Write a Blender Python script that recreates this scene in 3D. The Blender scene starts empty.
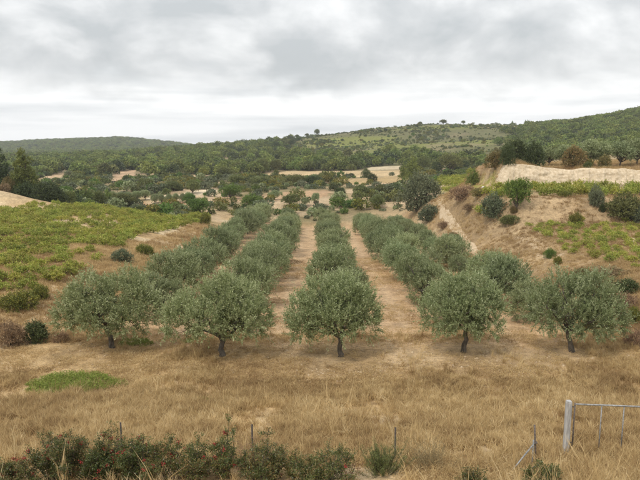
import bpy, math, random
import numpy as np
from mathutils import Vector

# ------------------------------------------------------------------ camera, world, sun, exposure
scene = bpy.context.scene
COL = scene.collection
F = 622.0                      # focal length in photo pixels (640 wide)
CAMZ = 11.2                    # eye above the grove floor
PITCH = math.atan(97.0 / F)
cam_d = bpy.data.cameras.new('camera')
cam_d.sensor_width = 36.0
cam_d.lens = 36.0 * F / 640.0
cam_d.clip_start = 0.1
cam_d.clip_end = 12000
cam = bpy.data.objects.new('camera', cam_d)
cam.location = (0, 0, CAMZ)
cam.rotation_euler = (math.pi / 2 - PITCH, 0, 0)
COL.objects.link(cam)
scene.camera = cam

SUN_EL, SUN_AZ = math.radians(52), math.radians(215)     # azimuth clockwise from +Y
world = bpy.data.worlds.new('World')
scene.world = world
world.use_nodes = True
wn, wl = world.node_tree.nodes, world.node_tree.links
wn.clear()


def N(nodes, t, **kw):
    n = nodes.new(t)
    for k, v in kw.items():
        if k == 'inp':
            for kk, vv in v.items():
                n.inputs[kk].default_value = vv
        else:
            setattr(n, k, v)
    return n


def mth(nodes, links, op, a, b=None, c=None, clamp=False):
    n = nodes.new('ShaderNodeMath')
    n.operation = op
    n.use_clamp = clamp
    for i, v in enumerate((a, b, c)):
        if v is None:
            continue
        if isinstance(v, (int, float)):
            n.inputs[i].default_value = v
        else:
            links.new(v, n.inputs[i])
    return n.outputs[0]


def build_world():
    M = lambda *a, **k: mth(wn, wl, *a, **k)
    out = N(wn, 'ShaderNodeOutputWorld')
    tc = N(wn, 'ShaderNodeTexCoord')
    sep = N(wn, 'ShaderNodeSeparateXYZ')
    wl.new(tc.outputs['Generated'], sep.inputs[0])
    x, y, z = sep.outputs
    zc = M('MAXIMUM', z, 0.0)
    den = M('ADD', zc, 0.45)
    comb = N(wn, 'ShaderNodeCombineXYZ')
    wl.new(M('DIVIDE', x, den), comb.inputs[0])
    wl.new(M('DIVIDE', y, den), comb.inputs[1])
    # big cloud masses
    n1 = N(wn, 'ShaderNodeTexNoise', inp={'Scale': 3.1, 'Detail': 7.0, 'Roughness': 0.55, 'Distortion': 0.35})
    wl.new(comb.outputs[0], n1.inputs['Vector'])
    n2 = N(wn, 'ShaderNodeTexNoise', inp={'Scale': 8.5, 'Detail': 5.0, 'Roughness': 0.5})
    wl.new(comb.outputs[0], n2.inputs['Vector'])
    cl = M('ADD', M('MULTIPLY', n1.outputs['Fac'], 0.78), M('MULTIPLY', n2.outputs['Fac'], 0.22))
    deck = N(wn, 'ShaderNodeValToRGB')
    e = deck.color_ramp.elements
    e[0].position, e[0].color = 0.40, (0.49, 0.515, 0.53, 1)
    e[1].position, e[1].color = 0.61, (0.86, 0.865, 0.865, 1)
    m = e.new(0.48)
    m.color = (0.605, 0.62, 0.63, 1)
    wl.new(cl, deck.inputs[0])
    dk = N(wn, 'ShaderNodeVectorMath', operation='SCALE')
    wl.new(deck.outputs[0], dk.inputs[0])
    wl.new(M('MULTIPLY_ADD', zc, 0.62, 0.65), dk.inputs['Scale'])          # an overcast sky brightens towards the zenith
    # clear bright band under the cloud deck, all round the horizon
    mp = N(wn, 'ShaderNodeMapping')
    mp.inputs['Scale'].default_value = (1.2, 1.2, 16.0)
    wl.new(tc.outputs['Generated'], mp.inputs[0])
    n3 = N(wn, 'ShaderNodeTexNoise', inp={'Scale': 2.0, 'Detail': 5.0, 'Roughness': 0.5})
    wl.new(mp.outputs[0], n3.inputs['Vector'])
    low = N(wn, 'ShaderNodeValToRGB')
    e = low.color_ramp.elements
    e[0].position, e[0].color = 0.33, (0.50, 0.52, 0.535, 1)
    e[1].position, e[1].color = 0.55, (0.80, 0.80, 0.795, 1)
    wl.new(n3.outputs['Fac'], low.inputs[0])
    edge = M('ADD', z, M('MULTIPLY', M('SUBTRACT', n2.outputs['Fac'], 0.5), 0.09))
    mr = N(wn, 'ShaderNodeMapRange', interpolation_type='SMOOTHSTEP',
           inp={'From Min': 0.045, 'From Max': 0.125})
    wl.new(edge, mr.inputs['Value'])
    mix = N(wn, 'ShaderNodeMix', data_type='RGBA')
    wl.new(mr.outputs[0], mix.inputs['Factor'])
    wl.new(low.outputs[0], mix.inputs[6])
    wl.new(dk.outputs[0], mix.inputs[7])
    sky = N(wn, 'ShaderNodeTexSky', sky_type='NISHITA', sun_disc=False)
    sky.sun_elevation = SUN_EL
    sky.sun_rotation = SUN_AZ
    sky.air_density = 1.5
    sky.dust_density = 2.5
    bgs = N(wn, 'ShaderNodeBackground', inp={'Strength': 0.07})
    wl.new(sky.outputs[0], bgs.inputs[0])
    bgc = N(wn, 'ShaderNodeBackground', inp={'Strength': 1.0})
    wl.new(mix.outputs[2], bgc.inputs[0])
    ms = N(wn, 'ShaderNodeMixShader', inp={'Fac': 0.94})
    wl.new(bgs.outputs[0], ms.inputs[1])
    wl.new(bgc.outputs[0], ms.inputs[2])
    wl.new(ms.outputs[0], out.inputs[0])


build_world()
sun_d = bpy.data.lights.new('sun', 'SUN')
sun_d.energy = 1.5
sun_d.angle = math.radians(11)
sun_d.color = (1.0, 0.95, 0.87)
sun = bpy.data.objects.new('sun', sun_d)
sd = Vector((math.sin(SUN_AZ) * math.cos(SUN_EL), math.cos(SUN_AZ) * math.cos(SUN_EL), math.sin(SUN_EL)))
sun.rotation_euler = sd.to_track_quat('Z', 'Y').to_euler()
sun.location = sd * 50
COL.objects.link(sun)
vs = scene.view_settings
vs.view_transform, vs.look, vs.gamma, vs.exposure, vs.use_curve_mapping = 'Standard', 'None', 1.0, 0.75, False
scene.cycles.max_bounces = 6
scene.cycles.diffuse_bounces = 3
scene.cycles.transmission_bounces = 3
scene.cycles.transparent_max_bounces = 6
scene.cycles.volume_bounces = 0
scene.cycles.use_denoising = True
scene.cycles.sample_clamp_indirect = 5.0

rng = np.random.default_rng(7)
random.seed(7)


# ------------------------------------------------------------------ maths helpers
def ss(a, b, x):
    t = np.clip((np.asarray(x, float) - a) / (b - a), 0, 1)
    return t * t * (3 - 2 * t)


_perm = np.random.default_rng(3).random((256, 256))


def vnoise(x, y):
    xi, yi = np.floor(x).astype(int), np.floor(y).astype(int)
    fx, fy = x - xi, y - yi
    fx, fy = fx * fx * (3 - 2 * fx), fy * fy * (3 - 2 * fy)
    a = _perm[xi & 255, yi & 255]; b = _perm[(xi + 1) & 255, yi & 255]
    c = _perm[xi & 255, (yi + 1) & 255]; d = _perm[(xi + 1) & 255, (yi + 1) & 255]
    return (a * (1 - fx) + b * fx) * (1 - fy) + (c * (1 - fx) + d * fx) * fy


def fbm(x, y, scale, oct=4, off=0.0):
    x = np.asarray(x, float) / scale + off; y = np.asarray(y, float) / scale + off * 1.7
    s, a, t = 0, 1.0, 0
    for _ in range(oct):
        s = s + a * vnoise(x, y); t += a
        x, y, a = x * 2.03 + 11.3, y * 2.03 + 5.7, a * 0.5
    return s / t                                    # 0..1


CP, SP = math.cos(PITCH), math.sin(PITCH)


def ray(px, py):
    """direction of a photo pixel scaled to dY = 1 -> (dx, dz)"""
    u = (np.asarray(px, float) - 320) / F; v = -(np.asarray(py, float) - 240) / F
    dy = CP + v * SP
    return u / dy, (v * CP - SP) / dy


# ------------------------------------------------------------------ terrain
FAR_Y = np.array([110, 150, 200, 260, 320, 400, 500, 620, 800, 1100, 1500, 2100, 3200], float)
FAR_T = {   # photo column : row at which the bare ground at each distance shows
    -250: [210, 199, 190, 182, 175, 168, 162, 159, 157, 154, 147, 151, 153],
    0:    [211, 200, 190, 182, 174, 168, 163, 161, 159, 154, 145.5, 150, 152],
    60:   [211, 200, 190, 182, 174, 167, 162, 159.5, 158, 153, 142.5, 149, 152],
    120:  [215, 203, 190, 182, 174, 166, 160, 157, 157, 152, 140, 147, 152],
    170:  [222, 204, 189, 181, 173, 165, 158, 152.5, 154, 152, 145, 150, 152],
    214:  [226, 204, 188, 180, 173, 164, 156, 149, 151, 153, 150, 151, 152],
    270:  [227, 204, 188, 179, 171, 162, 152, 144, 147, 150, 151, 152, 152],
    320:  [227, 204, 187, 178, 170, 159, 146, 135.5, 140, 146, 150, 151, 152],
    400:  [224, 203, 186, 177, 168, 156, 142, 127.5, 132, 140, 147, 150, 152],
    427:  [217, 200, 185, 176, 167, 155, 141, 126.5, 131, 140, 147, 150, 152],
    445:  [206, 187, 180, 174, 166, 154, 140, 126, 131, 140, 147, 150, 152],
    490:  [189, 184, 179, 172, 163, 151, 137, 126, 131, 140, 147, 150, 152],
    520:  [163, 165, 167, 165, 158, 147, 134, 126.5, 131, 140, 147, 150, 152],
    560:  [161, 163, 164, 160, 153, 141, 128.5, 128, 133, 140, 147, 150, 152],
    600:  [159, 161, 161, 156, 148, 135, 122, 124, 130, 140, 147, 150, 152],
    640:  [157, 159, 158, 152, 143, 129, 114.5, 118, 128, 140, 147, 150, 152],
    760:  [154, 155, 152, 144, 133, 117, 101, 104, 115, 130, 145, 150, 152],
    960:  [152, 153, 149, 140, 128, 110, 95, 98, 110, 130, 145, 150, 152],
}
_tc = np.array([(k - 320) / F for k in FAR_T])
_zt = np.array([[CAMZ + ray(320, r)[1] * Y for r, Y in zip(v, FAR_Y)] for v in FAR_T.values()])


def _cr(p0, p1, p2, p3, t):
    return 0.5 * (2 * p1 + (p2 - p0) * t + (2 * p0 - 5 * p1 + 4 * p2 - p3) * t * t + (3 * p1 - p0 - 3 * p2 + p3) * t ** 3)


def far_z(X, Y):
    Yc = np.clip(Y, FAR_Y[0], FAR_Y[-1] - 1)
    t = np.clip(X / np.maximum(Y, 60), _tc[0], _tc[-1] - 1e-6)
    ui = np.interp(np.log(Yc), np.log(FAR_Y), np.arange(len(FAR_Y)))
    ti = np.interp(t, _tc, np.arange(len(_tc)))
    i = np.clip(np.floor(ui).astype(int), 0, len(FAR_Y) - 2); fu = ui - i
    j = np.clip(np.floor(ti).astype(int), 0, len(_tc) - 2); ft = ti - j
    ft = ft * ft * (3 - 2 * ft) * 0.5 + ft * 0.5
    cols = []
    for dj in (0, 1):
        jj = np.clip(j + dj, 0, len(_tc) - 1)
        c = [_zt[jj, np.clip(i + di, 0, len(FAR_Y) - 1)] for di in (-1, 0, 1, 2)]
        cols.append(_cr(*c, fu))
    return cols[0] * (1 - ft) + cols[1] * ft


CLIFF_Y = 88.0


def near_z(X, Y):
    z = 1.25 * (np.maximum(27 - Y, 0) / 8) ** 1.35 + 3.0 * ss(9, 1, Y)
    # left vineyard, a little above the grove, and the sandy mound with the pines
    z = z + (0.8 * ss(-15, -24, X) + 0.02 * np.maximum(-24 - X, 0)) * ss(36, 50, Y)
    z = z + 2.6 * np.exp(-(((X + 58) / 9.0) ** 2 + ((Y - 106) / 6.5) ** 2) ** 1.3)
    # the grove itself falls gently away from the camera
    z = z - (0.062 - 0.018 * ss(-2, -11, X)) * np.clip(Y - 33, 0, 92) * ss(0, 1, (X + 25 + 0.45 * np.maximum(Y - 55, 0)) / (10.5 + 0.45 * np.maximum(Y - 55, 0))) * ss(26, 14.8, X)
    # right: gentle shelf with the lower vineyard, the bank, the upper terrace, the chalk cliff
    z = z + 1.3 * ss(16.5, 25, X) * ss(34, 50, Y)
    k = ss(15.5, 25, X)
    toe = 84 - 9.5 * k
    ln = 40 - 34 * k
    up = np.clip((Y - toe) / ln, 0, 1)
    up = up * up * (3 - 2 * up)
    z = z + 2.9 * up * ss(14.5, 19, X)
    z = z + 0.75 * ss(80.5, 88, Y) * ss(20, 24, X)
    z = z + (2.75 + 1.3 * (fbm(X, 0 * X, 5, 3, 9) - 0.5)) * ss(CLIFF_Y, CLIFF_Y + 0.9, Y) * ss(24.6, 26.6, X)
    z = z + 1.3 * np.exp(-(((X - 28.5) / 3.0) ** 2 + ((Y - 93) / 4.0) ** 2)) 
    return z


def H(X, Y):
    X = np.asarray(X, float); Y = np.asarray(Y, float)
    t_ = X / np.maximum(Y, 1)
    mid_ = ss(-0.24, -0.16, t_) * ss(0.21, 0.15, t_)
    w = ss(101 + 16 * mid_, 122 + 24 * mid_, Y)
    z = near_z(X, Y) * (1 - w) + far_z(X, Y) * w
    z = z + (fbm(X, Y, 2.2, 3) - 0.5) * 0.16 * ss(3, 14, Y)
    rough = ss(105, 160, Y)
    z = z + (fbm(X, Y, 26, 4, 3) - 0.5) * 2.0 * rough + (fbm(X, Y, 130, 4, 6) - 0.5) * 5.0 * ss(250, 500, Y)
    # terrace steps of the valley fields
    ph = (Y + 14 * (fbm(X, Y, 60, 3, 1) - 0.5) + 0.12 * X) / 21.0
    fr = ph - np.floor(ph)
    z = z + 0.75 * (ss(0.0, 0.1, fr) - fr) * ss(118, 140, Y) * ss(330, 280, Y)
    return z


def hit(px, py, y0=8.0, y1=2600.0):
    """the ground point a photo pixel looks at"""
    dx, dz = ray(px, py)
    Ys = np.exp(np.linspace(math.log(y0), math.log(y1), 1600))
    g = CAMZ + dz * Ys - H(dx * Ys, Ys)
    b = np.nonzero(g < 0)[0]
    if len(b) == 0:
        i = len(Ys) - 2
        return float(dx * Ys[i]), float(Ys[i])
    i = max(b[0], 1)
    t = g[i - 1] / (g[i - 1] - g[i])
    Y = Ys[i - 1] + t * (Ys[i] - Ys[i - 1])
    return float(dx * Y), float(Y)


def poly_world(pts):
    return np.array([hit(*p) for p in pts])


def inside(X, Y, P):
    r = np.zeros(X.shape, bool)
    n = len(P)
    for i in range(n):
        x1, y1 = P[i]; x2, y2 = P[(i + 1) % n]
        if y1 == y2:
            continue
        c = ((y1 > Y) != (y2 > Y)) & (X < (x2 - x1) * (Y - y1) / (y2 - y1) + x1)
        r ^= c
    return r


def soft_inside(X, Y, P, amt, sc, off=0):
    """inside test with a ragged edge"""
    ox = (fbm(X, Y, sc, 3, 21 + off) - 0.5) * 2 * amt; oy = (fbm(X, Y, sc, 3, 33 + off) - 0.5) * 2 * amt
    return inside(X + ox, Y + oy, P)


# ------------------------------------------------------------------ mesh helpers
def make_mesh(name, V, faces, mats=(), attrs=None, smooth=False, mat_idx=None):
    """faces: list of int arrays (k,3) / (k,4)"""
    me = bpy.data.meshes.new(name)
    V = np.ascontiguousarray(V, dtype=np.float32)
    me.vertices.add(len(V)); me.vertices.foreach_set('co', V.ravel())
    faces = [np.asarray(f, np.int32) for f in faces if len(f)]
    tot = np.concatenate([np.full(len(f), f.shape[1], np.int32) for f in faces])
    vi = np.concatenate([f.ravel() for f in faces])
    st = np.concatenate([[0], np.cumsum(tot)[:-1]]).astype(np.int32)
    me.loops.add(len(vi)); me.loops.foreach_set('vertex_index', vi)
    me.polygons.add(len(tot)); me.polygons.foreach_set('loop_start', st)
    if mat_idx is not None:
        me.polygons.foreach_set('material_index', np.asarray(mat_idx, np.int32))
    me.polygons.foreach_set('use_smooth', np.full(len(tot), smooth))
    for k, a in (attrs or {}).items():
        a = np.asarray(a, np.float32)
        if a.ndim == 1:
            at = me.attributes.new(k, 'FLOAT', 'POINT'); at.data.foreach_set('value', a)
        else:
            at = me.attributes.new(k, 'FLOAT_COLOR', 'POINT')
            at.data.foreach_set('color', np.ascontiguousarray(np.c_[a, np.ones(len(a))], dtype=np.float32).ravel())
    for m in mats:
        me.materials.append(m)
    me.update(calc_edges=True)
    return me


def link(name, me, parent=None, loc=(0, 0, 0), rot=0.0, scl=1.0):
    o = bpy.data.objects.new(name, me)
    o.location = loc
    o.rotation_euler = (0, 0, rot)
    o.scale = (scl,) * 3 if isinstance(scl, (int, float)) else scl
    if parent:
        o.parent = parent
    COL.objects.link(o)
    return o


def tag(o, label=None, cat=None, group=None, kind=None):
    if label: o['label'] = label
    if cat: o['category'] = cat
    if group: o['group'] = group
    if kind: o['kind'] = kind
    return o


def tube(P, R, seg=7, jitter=0.0, rg=None):
    """tapered tube along points -> V, quads"""
    P = np.asarray(P, float); R = np.asarray(R, float)
    T = np.gradient(P, axis=0)
    T /= np.linalg.norm(T, axis=1)[:, None] + 1e-9
    ref = np.array([0.31, 0.95, 0.05])
    A = np.cross(T, ref); A /= np.linalg.norm(A, axis=1)[:, None] + 1e-9
    B = np.cross(T, A)
    a = np.linspace(0, 2 * np.pi, seg, endpoint=False)
    r = R[:, None] * np.ones(seg)
    if jitter and rg is not None:
        r = r * (1 + jitter * (rg.random((len(P), seg)) - 0.5) * 2)
    V = P[:, None, :] + r[..., None] * (np.cos(a)[None, :, None] * A[:, None] + np.sin(a)[None, :, None] * B[:, None])
    V = V.reshape(-1, 3)
    i = np.arange(len(P) - 1)[:, None] * seg; j = np.arange(seg)[None]; k = (j + 1) % seg
    Q = np.stack([i + j, i + k, i + k + seg, i + j + seg], -1).reshape(-1, 4)
    return V, Q


class MB:
    def __init__(s): s.V, s.F, s.n = [], [], 0
    def add(s, V, Fc):
        s.V.append(np.asarray(V, float))
        for f in (Fc if isinstance(Fc, list) else [Fc]):
            s.F.append(np.asarray(f) + s.n)
        s.n += len(V)
    def tube(s, P, R, seg=7, cap=False, **k):
        V, Q = tube(P, R, seg, **k); 
        if cap:
            n = len(V); V = np.vstack([V, P[0], P[-1]])
            j = np.arange(seg); kx = (j + 1) % seg; o = (len(P) - 1) * seg
            s.add(V, [Q, np.stack([kx, j, np.full(seg, n)], 1), np.stack([o + j, o + kx, np.full(seg, n + 1)], 1)])
        else:
            s.add(V, Q)
    def box(s, c, d, bev=0.0):
        c = np.asarray(c, float); h = np.asarray(d, float) / 2
        b = min(bev, min(h) * 0.45)
        if b <= 0: b = min(h) * 0.02
        V = []
        for sx in (-1, 1):
            for sy in (-1, 1):
                for sz in (-1, 1):
                    sg = np.array([sx, sy, sz])
                    for ax in range(3):
                        q = h.copy(); 
                        for o in range(3):
                            if o != ax: q[o] -= b
                        V.append(c + sg * q)
        import bmesh
        bm = bmesh.new()
        for v in V: bm.verts.new(v)
        r = bmesh.ops.convex_hull(bm, input=bm.verts[:])
        bm.verts.index_update()
        Vv = [v.co[:] for v in bm.verts]
        T = [[v.index for v in f.verts] for f in bm.faces]
        bm.free()
        s.add(Vv, [np.array([t for t in T if len(t) == 3])] if all(len(t) == 3 for t in T) else
              [np.array([t for t in T if len(t) == 3]).reshape(-1, 3).astype(int), np.array([t for t in T if len(t) == 4]).reshape(-1, 4).astype(int)])
    def mesh(s, name, mat, smooth=True, attrs=None):
        return make_mesh(name, np.vstack(s.V), s.F, (mat,), attrs, smooth)


def unit(v):
    return v / (np.linalg.norm(v, axis=-1, keepdims=True) + 1e-9)


def leaves(P, A, L, W, rg, tint):
    """one diamond leaf at each P along axis A, random roll"""
    n = len(P)
    S = unit(np.cross(A, rg.normal(size=(n, 3))))
    L = L * np.ones(n); W = W * np.ones(n)
    Nn = np.cross(A, S)
    V = np.empty((n, 4, 3))
    V[:, 0] = P
    mid = P + A * (L * 0.5)[:, None] + Nn * (L * 0.08)[:, None]
    V[:, 1] = mid + S * (W * 0.5)[:, None]
    V[:, 2] = P + A * L[:, None]
    V[:, 3] = mid - S * (W * 0.5)[:, None]
    Q = np.arange(n * 4).reshape(n, 4)
    return V.reshape(-1, 3), Q, np.repeat(tint, 4)


def crown(lobes, n_tw, per, L, W, rg, upb=0.6, twl=0.45, shell=(0.6, 1.0), low=-0.75, spread=0.85, gap=0.0):
    """leafy twigs through the shell of overlapping lobes.  lobes: (cx,cy,cz,rx,ry,rz)"""
    lo = np.array(lobes, float)
    wgt = (lo[:, 3] * lo[:, 4] * lo[:, 5]) ** 0.67
    k = rg.choice(len(lo), n_tw * 2, p=wgt / wgt.sum())
    d = unit(rg.normal(size=(n_tw * 2, 3)))
    ok = d[:, 2] > low - 0.2 * rg.random(n_tw * 2)
    k, d = k[ok], d[ok]
    r = shell[0] + (shell[1] - shell[0]) * rg.random(len(k)) ** 0.7
    P = lo[k, :3] + d * lo[k, 3:] * r[:, None]
    deep = np.zeros(len(k), bool)
    for q in lo:
        deep |= (((P - q[:3]) / q[3:]) ** 2).sum(1) < 0.3
    if gap:
        c = np.floor(P / 0.42).astype(int)
        hsh = np.sin(c[:, 0] * 127.1 + c[:, 1] * 311.7 + c[:, 2] * 74.7 + n_tw) * 43758.5453
        deep |= (hsh - np.floor(hsh)) < gap
    P, d = P[~deep][:n_tw], d[~deep][:n_tw]
    up = upb * (1 - 0.8 * ss(0.1, -0.6, d[:, 2]))
    T = unit(d * 0.8 + np.stack([0 * up, 0 * up, up], 1) + rg.normal(size=P.shape) * 0.32)
    tl = twl * (0.5 + 0.7 * rg.random(len(P))) * np.where(rg.random(len(P)) < 0.1, 1.7, 1.0)
    t = (np.arange(per) + 0.5) / per
    LP = P[:, None] + T[:, None] * (tl[:, None] * t)[..., None]
    LP = LP + rg.normal(size=LP.shape) * 0.018 * twl / 0.45
    A = unit(T[:, None] * 0.7 + unit(rg.normal(size=LP.shape)) * spread)
    tw = rg.random(len(P))
    tint = np.clip(0.5 + 0.45 * (tw[:, None] - 0.5) + rg.normal(size=(len(P), per)) * 0.2, 0, 1)
    ls = L * (0.7 + 0.6 * rg.random(LP.shape[:2]))
    return leaves(LP.reshape(-1, 3), A.reshape(-1, 3), ls.ravel(), (ls * W / L).ravel(), rg, tint.ravel())


# ------------------------------------------------------------------ materials
def new_mat(name):
    m = bpy.data.materials.new(name)
    m.use_nodes = True
    m.node_tree.nodes.clear()
    return m, m.node_tree.nodes, m.node_tree.links


def leaf_mat(name, stops, transl=0.3, rough=0.55, var=0.18, hue=0.02, spec=0.3):
    m, n, l = new_mat(name)
    at = N(n, 'ShaderNodeAttribute', attribute_name='tint')
    cr = N(n, 'ShaderNodeValToRGB')
    e = cr.color_ramp.elements
    e[0].position, e[0].color = stops[0][0], (*stops[0][1], 1)
    e[1].position, e[1].color = stops[-1][0], (*stops[-1][1], 1)
    for p, c in stops[1:-1]:
        q = e.new(p); q.color = (*c, 1)
    l.new(at.outputs['Fac'], cr.inputs[0])
    oi = N(n, 'ShaderNodeObjectInfo')
    hs = N(n, 'ShaderNodeHueSaturation')
    l.new(mth(n, l, 'MULTIPLY_ADD', oi.outputs['Random'], 2 * var, 1 - var), hs.inputs['Value'])
    r2 = mth(n, l, 'FRACT', mth(n, l, 'MULTIPLY', oi.outputs['Random'], 17.31))
    l.new(mth(n, l, 'MULTIPLY_ADD', r2, 2 * hue, 0.5 - hue), hs.inputs['Hue'])
    l.new(cr.outputs[0], hs.inputs['Color'])
    b = N(n, 'ShaderNodeBsdfPrincipled', inp={'Roughness': rough, 'Specular IOR Level': spec})
    l.new(hs.outputs[0], b.inputs['Base Color'])
    t = N(n, 'ShaderNodeBsdfTranslucent')
    l.new(hs.outputs[0], t.inputs[0])
    mx = N(n, 'ShaderNodeMixShader', inp={'Fac': transl})
    l.new(b.outputs[0], mx.inputs[1]); l.new(t.outputs[0], mx.inputs[2])
    o = N(n, 'ShaderNodeOutputMaterial')
    l.new(mx.outputs[0], o.inputs[0])
    return m


def plain_mat(name, c1, c2, scale=6.0, rough=0.9, metal=0.0, bump=0.3, stretch=(1, 1, 1)):
    m, n, l = new_mat(name)
    tc = N(n, 'ShaderNodeTexCoord')
    mp = N(n, 'ShaderNodeMapping'); mp.inputs['Scale'].default_value = stretch
    l.new(tc.outputs['Object'], mp.inputs[0])
    no = N(n, 'ShaderNodeTexNoise', inp={'Scale': scale, 'Detail': 6.0, 'Roughness': 0.65})
    l.new(mp.outputs[0], no.inputs['Vector'])
    cr = N(n, 'ShaderNodeValToRGB')
    e = cr.color_ramp.elements
    e[0].position, e[0].color = 0.35, (*c1, 1)
    e[1].position, e[1].color = 0.66, (*c2, 1)
    l.new(no.outputs['Fac'], cr.inputs[0])
    b = N(n, 'ShaderNodeBsdfPrincipled', inp={'Roughness': rough, 'Metallic': metal, 'Specular IOR Level': 0.25})
    l.new(cr.outputs[0], b.inputs['Base Color'])
    bp = N(n, 'ShaderNodeBump', inp={'Strength': bump, 'Distance': 0.05})
    l.new(no.outputs['Fac'], bp.inputs['Height'])
    l.new(bp.outputs[0], b.inputs['Normal'])
    o = N(n, 'ShaderNodeOutputMaterial')
    l.new(b.outputs[0], o.inputs[0])
    return m


def ground_mat():
    m, n, l = new_mat('ground_earth')
    at = N(n, 'ShaderNodeAttribute', attribute_name='col')
    tc = N(n, 'ShaderNodeTexCoord')
    fac = None
    ns = []
    for sc, lo, hi in ((0.09, 0.86, 1.15), (0.55, 0.78, 1.22), (3.2, 0.72, 1.25), (17.0, 0.66, 1.3)):
        no = N(n, 'ShaderNodeTexNoise', inp={'Scale': sc, 'Detail': 4.0, 'Roughness': 0.62})
        l.new(tc.outputs['Object'], no.inputs['Vector'])
        mr = N(n, 'ShaderNodeMapRange', inp={'From Min': 0.3, 'From Max': 0.7, 'To Min': lo, 'To Max': hi})
        l.new(no.outputs['Fac'], mr.inputs['Value'])
        fac = mr.outputs[0] if fac is None else mth(n, l, 'MULTIPLY', fac, mr.outputs[0])
        ns.append(no)
    mu = N(n, 'ShaderNodeVectorMath', operation='SCALE')
    l.new(at.outputs['Color'], mu.inputs[0]); l.new(fac, mu.inputs['Scale'])
    b = N(n, 'ShaderNodeBsdfPrincipled', inp={'Roughness': 0.95, 'Specular IOR Level': 0.12})
    l.new(mu.outputs[0], b.inputs['Base Color'])
    hsum = mth(n, l, 'ADD', mth(n, l, 'MULTIPLY', ns[2].outputs['Fac'], 1.0), mth(n, l, 'MULTIPLY', ns[3].outputs['Fac'], 0.35))
    bp = N(n, 'ShaderNodeBump', inp={'Strength': 0.7, 'Distance': 0.16})
    l.new(hsum, bp.inputs['Height']); l.new(bp.outputs[0], b.inputs['Normal'])
    o = N(n, 'ShaderNodeOutputMaterial')
    l.new(b.outputs[0], o.inputs[0])
    return m


def grass_mat(name, ramp):
    """dry grass: colour by the tuft's own tint plus the blade's tint"""
    m, n, l = new_mat(name)
    ai = N(n, 'ShaderNodeAttribute', attribute_name='itint', attribute_type='INSTANCER')
    ag = N(n, 'ShaderNodeAttribute', attribute_name='tint')
    f = mth(n, l, 'ADD', mth(n, l, 'MULTIPLY', ai.outputs['Fac'], 0.72), mth(n, l, 'MULTIPLY', ag.outputs['Fac'], 0.28))
    cr = N(n, 'ShaderNodeValToRGB')
    e = cr.color_ramp.elements
    e[0].position, e[0].color = ramp[0][0], (*ramp[0][1], 1)
    e[1].position, e[1].color = ramp[-1][0], (*ramp[-1][1], 1)
    for p, c in ramp[1:-1]:
        q = e.new(p); q.color = (*c, 1)
    l.new(f, cr.inputs[0])
    b = N(n, 'ShaderNodeBsdfPrincipled', inp={'Roughness': 0.7, 'Specular IOR Level': 0.2})
    l.new(cr.outputs[0], b.inputs['Base Color'])
    t = N(n, 'ShaderNodeBsdfTranslucent')
    l.new(cr.outputs[0], t.inputs[0])
    mx = N(n, 'ShaderNodeMixShader', inp={'Fac': 0.4})
    l.new(b.outputs[0], mx.inputs[1]); l.new(t.outputs[0], mx.inputs[2])
    o = N(n, 'ShaderNodeOutputMaterial'); l.new(mx.outputs[0], o.inputs[0])
    return m


MAT = {}
MAT['ground'] = ground_mat()
MAT['olive'] = leaf_mat('olive_leaf', [(0.0, (0.125, 0.16, 0.055)), (0.5, (0.255, 0.295, 0.135)), (1.0, (0.46, 0.49, 0.29))], 0.34, 0.45, 0.17, 0.012)
MAT['olive_bark'] = plain_mat('olive_bark', (0.05, 0.042, 0.034), (0.17, 0.15, 0.125), 9.0, 0.95, 0, 0.8, (1, 1, 0.35))
MAT['wood'] = plain_mat('branch_bark', (0.05, 0.038, 0.028), (0.16, 0.13, 0.10), 12.0, 0.95, 0, 0.6)
MAT['dark'] = leaf_mat('dark_leaf', [(0.0, (0.035, 0.05, 0.015)), (1.0, (0.11, 0.135, 0.045))], 0.2, 0.5, 0.2)
MAT['mid'] = leaf_mat('mid_green_leaf', [(0.0, (0.08, 0.095, 0.025)), (1.0, (0.22, 0.235, 0.08))], 0.28, 0.55, 0.2)
MAT['bright'] = leaf_mat('bright_green_leaf', [(0.0, (0.06, 0.11, 0.018)), (1.0, (0.18, 0.26, 0.055))], 0.3, 0.55, 0.15)
MAT['pine'] = leaf_mat('pine_needles', [(0.0, (0.085, 0.115, 0.025)), (1.0, (0.27, 0.31, 0.085))], 0.35, 0.6, 0.3, 0.018)
MAT['grey'] = leaf_mat('grey_green_leaf', [(0.0, (0.085, 0.105, 0.05)), (1.0, (0.21, 0.23, 0.13))], 0.22, 0.55, 0.15)
MAT['rust'] = leaf_mat('rusty_leaf', [(0.0, (0.09, 0.095, 0.03)), (0.45, (0.17, 0.145, 0.05)), (1.0, (0.38, 0.24, 0.10))], 0.25, 0.6, 0.15)
MAT['yellow'] = leaf_mat('yellow_green_leaf', [(0.0, (0.07, 0.085, 0.018)), (0.55, (0.17, 0.17, 0.035)), (1.0, (0.33, 0.27, 0.05))], 0.25, 0.6, 0.15)
MAT['vine'] = leaf_mat('vine_leaf', [(0.0, (0.15, 0.19, 0.025)), (0.6, (0.35, 0.37, 0.07)), (1.0, (0.56, 0.50, 0.16))], 0.45, 0.5, 0.22, 0.018)
MAT['lentisk'] = leaf_mat('mastic_leaf', [(0.0, (0.05, 0.07, 0.016)), (0.55, (0.13, 0.155, 0.045)), (1.0, (0.30, 0.19, 0.08))], 0.35, 0.35, 0.12, 0.012, 0.5)
MAT['berry'] = plain_mat('red_berry', (0.20, 0.02, 0.02), (0.34, 0.05, 0.04), 40, 0.4, 0, 0.1)
MAT['drytwig'] = leaf_mat('dry_twig', [(0.0, (0.13, 0.09, 0.05)), (1.0, (0.38, 0.27, 0.15))], 0.1, 0.85, 0.15)
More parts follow.
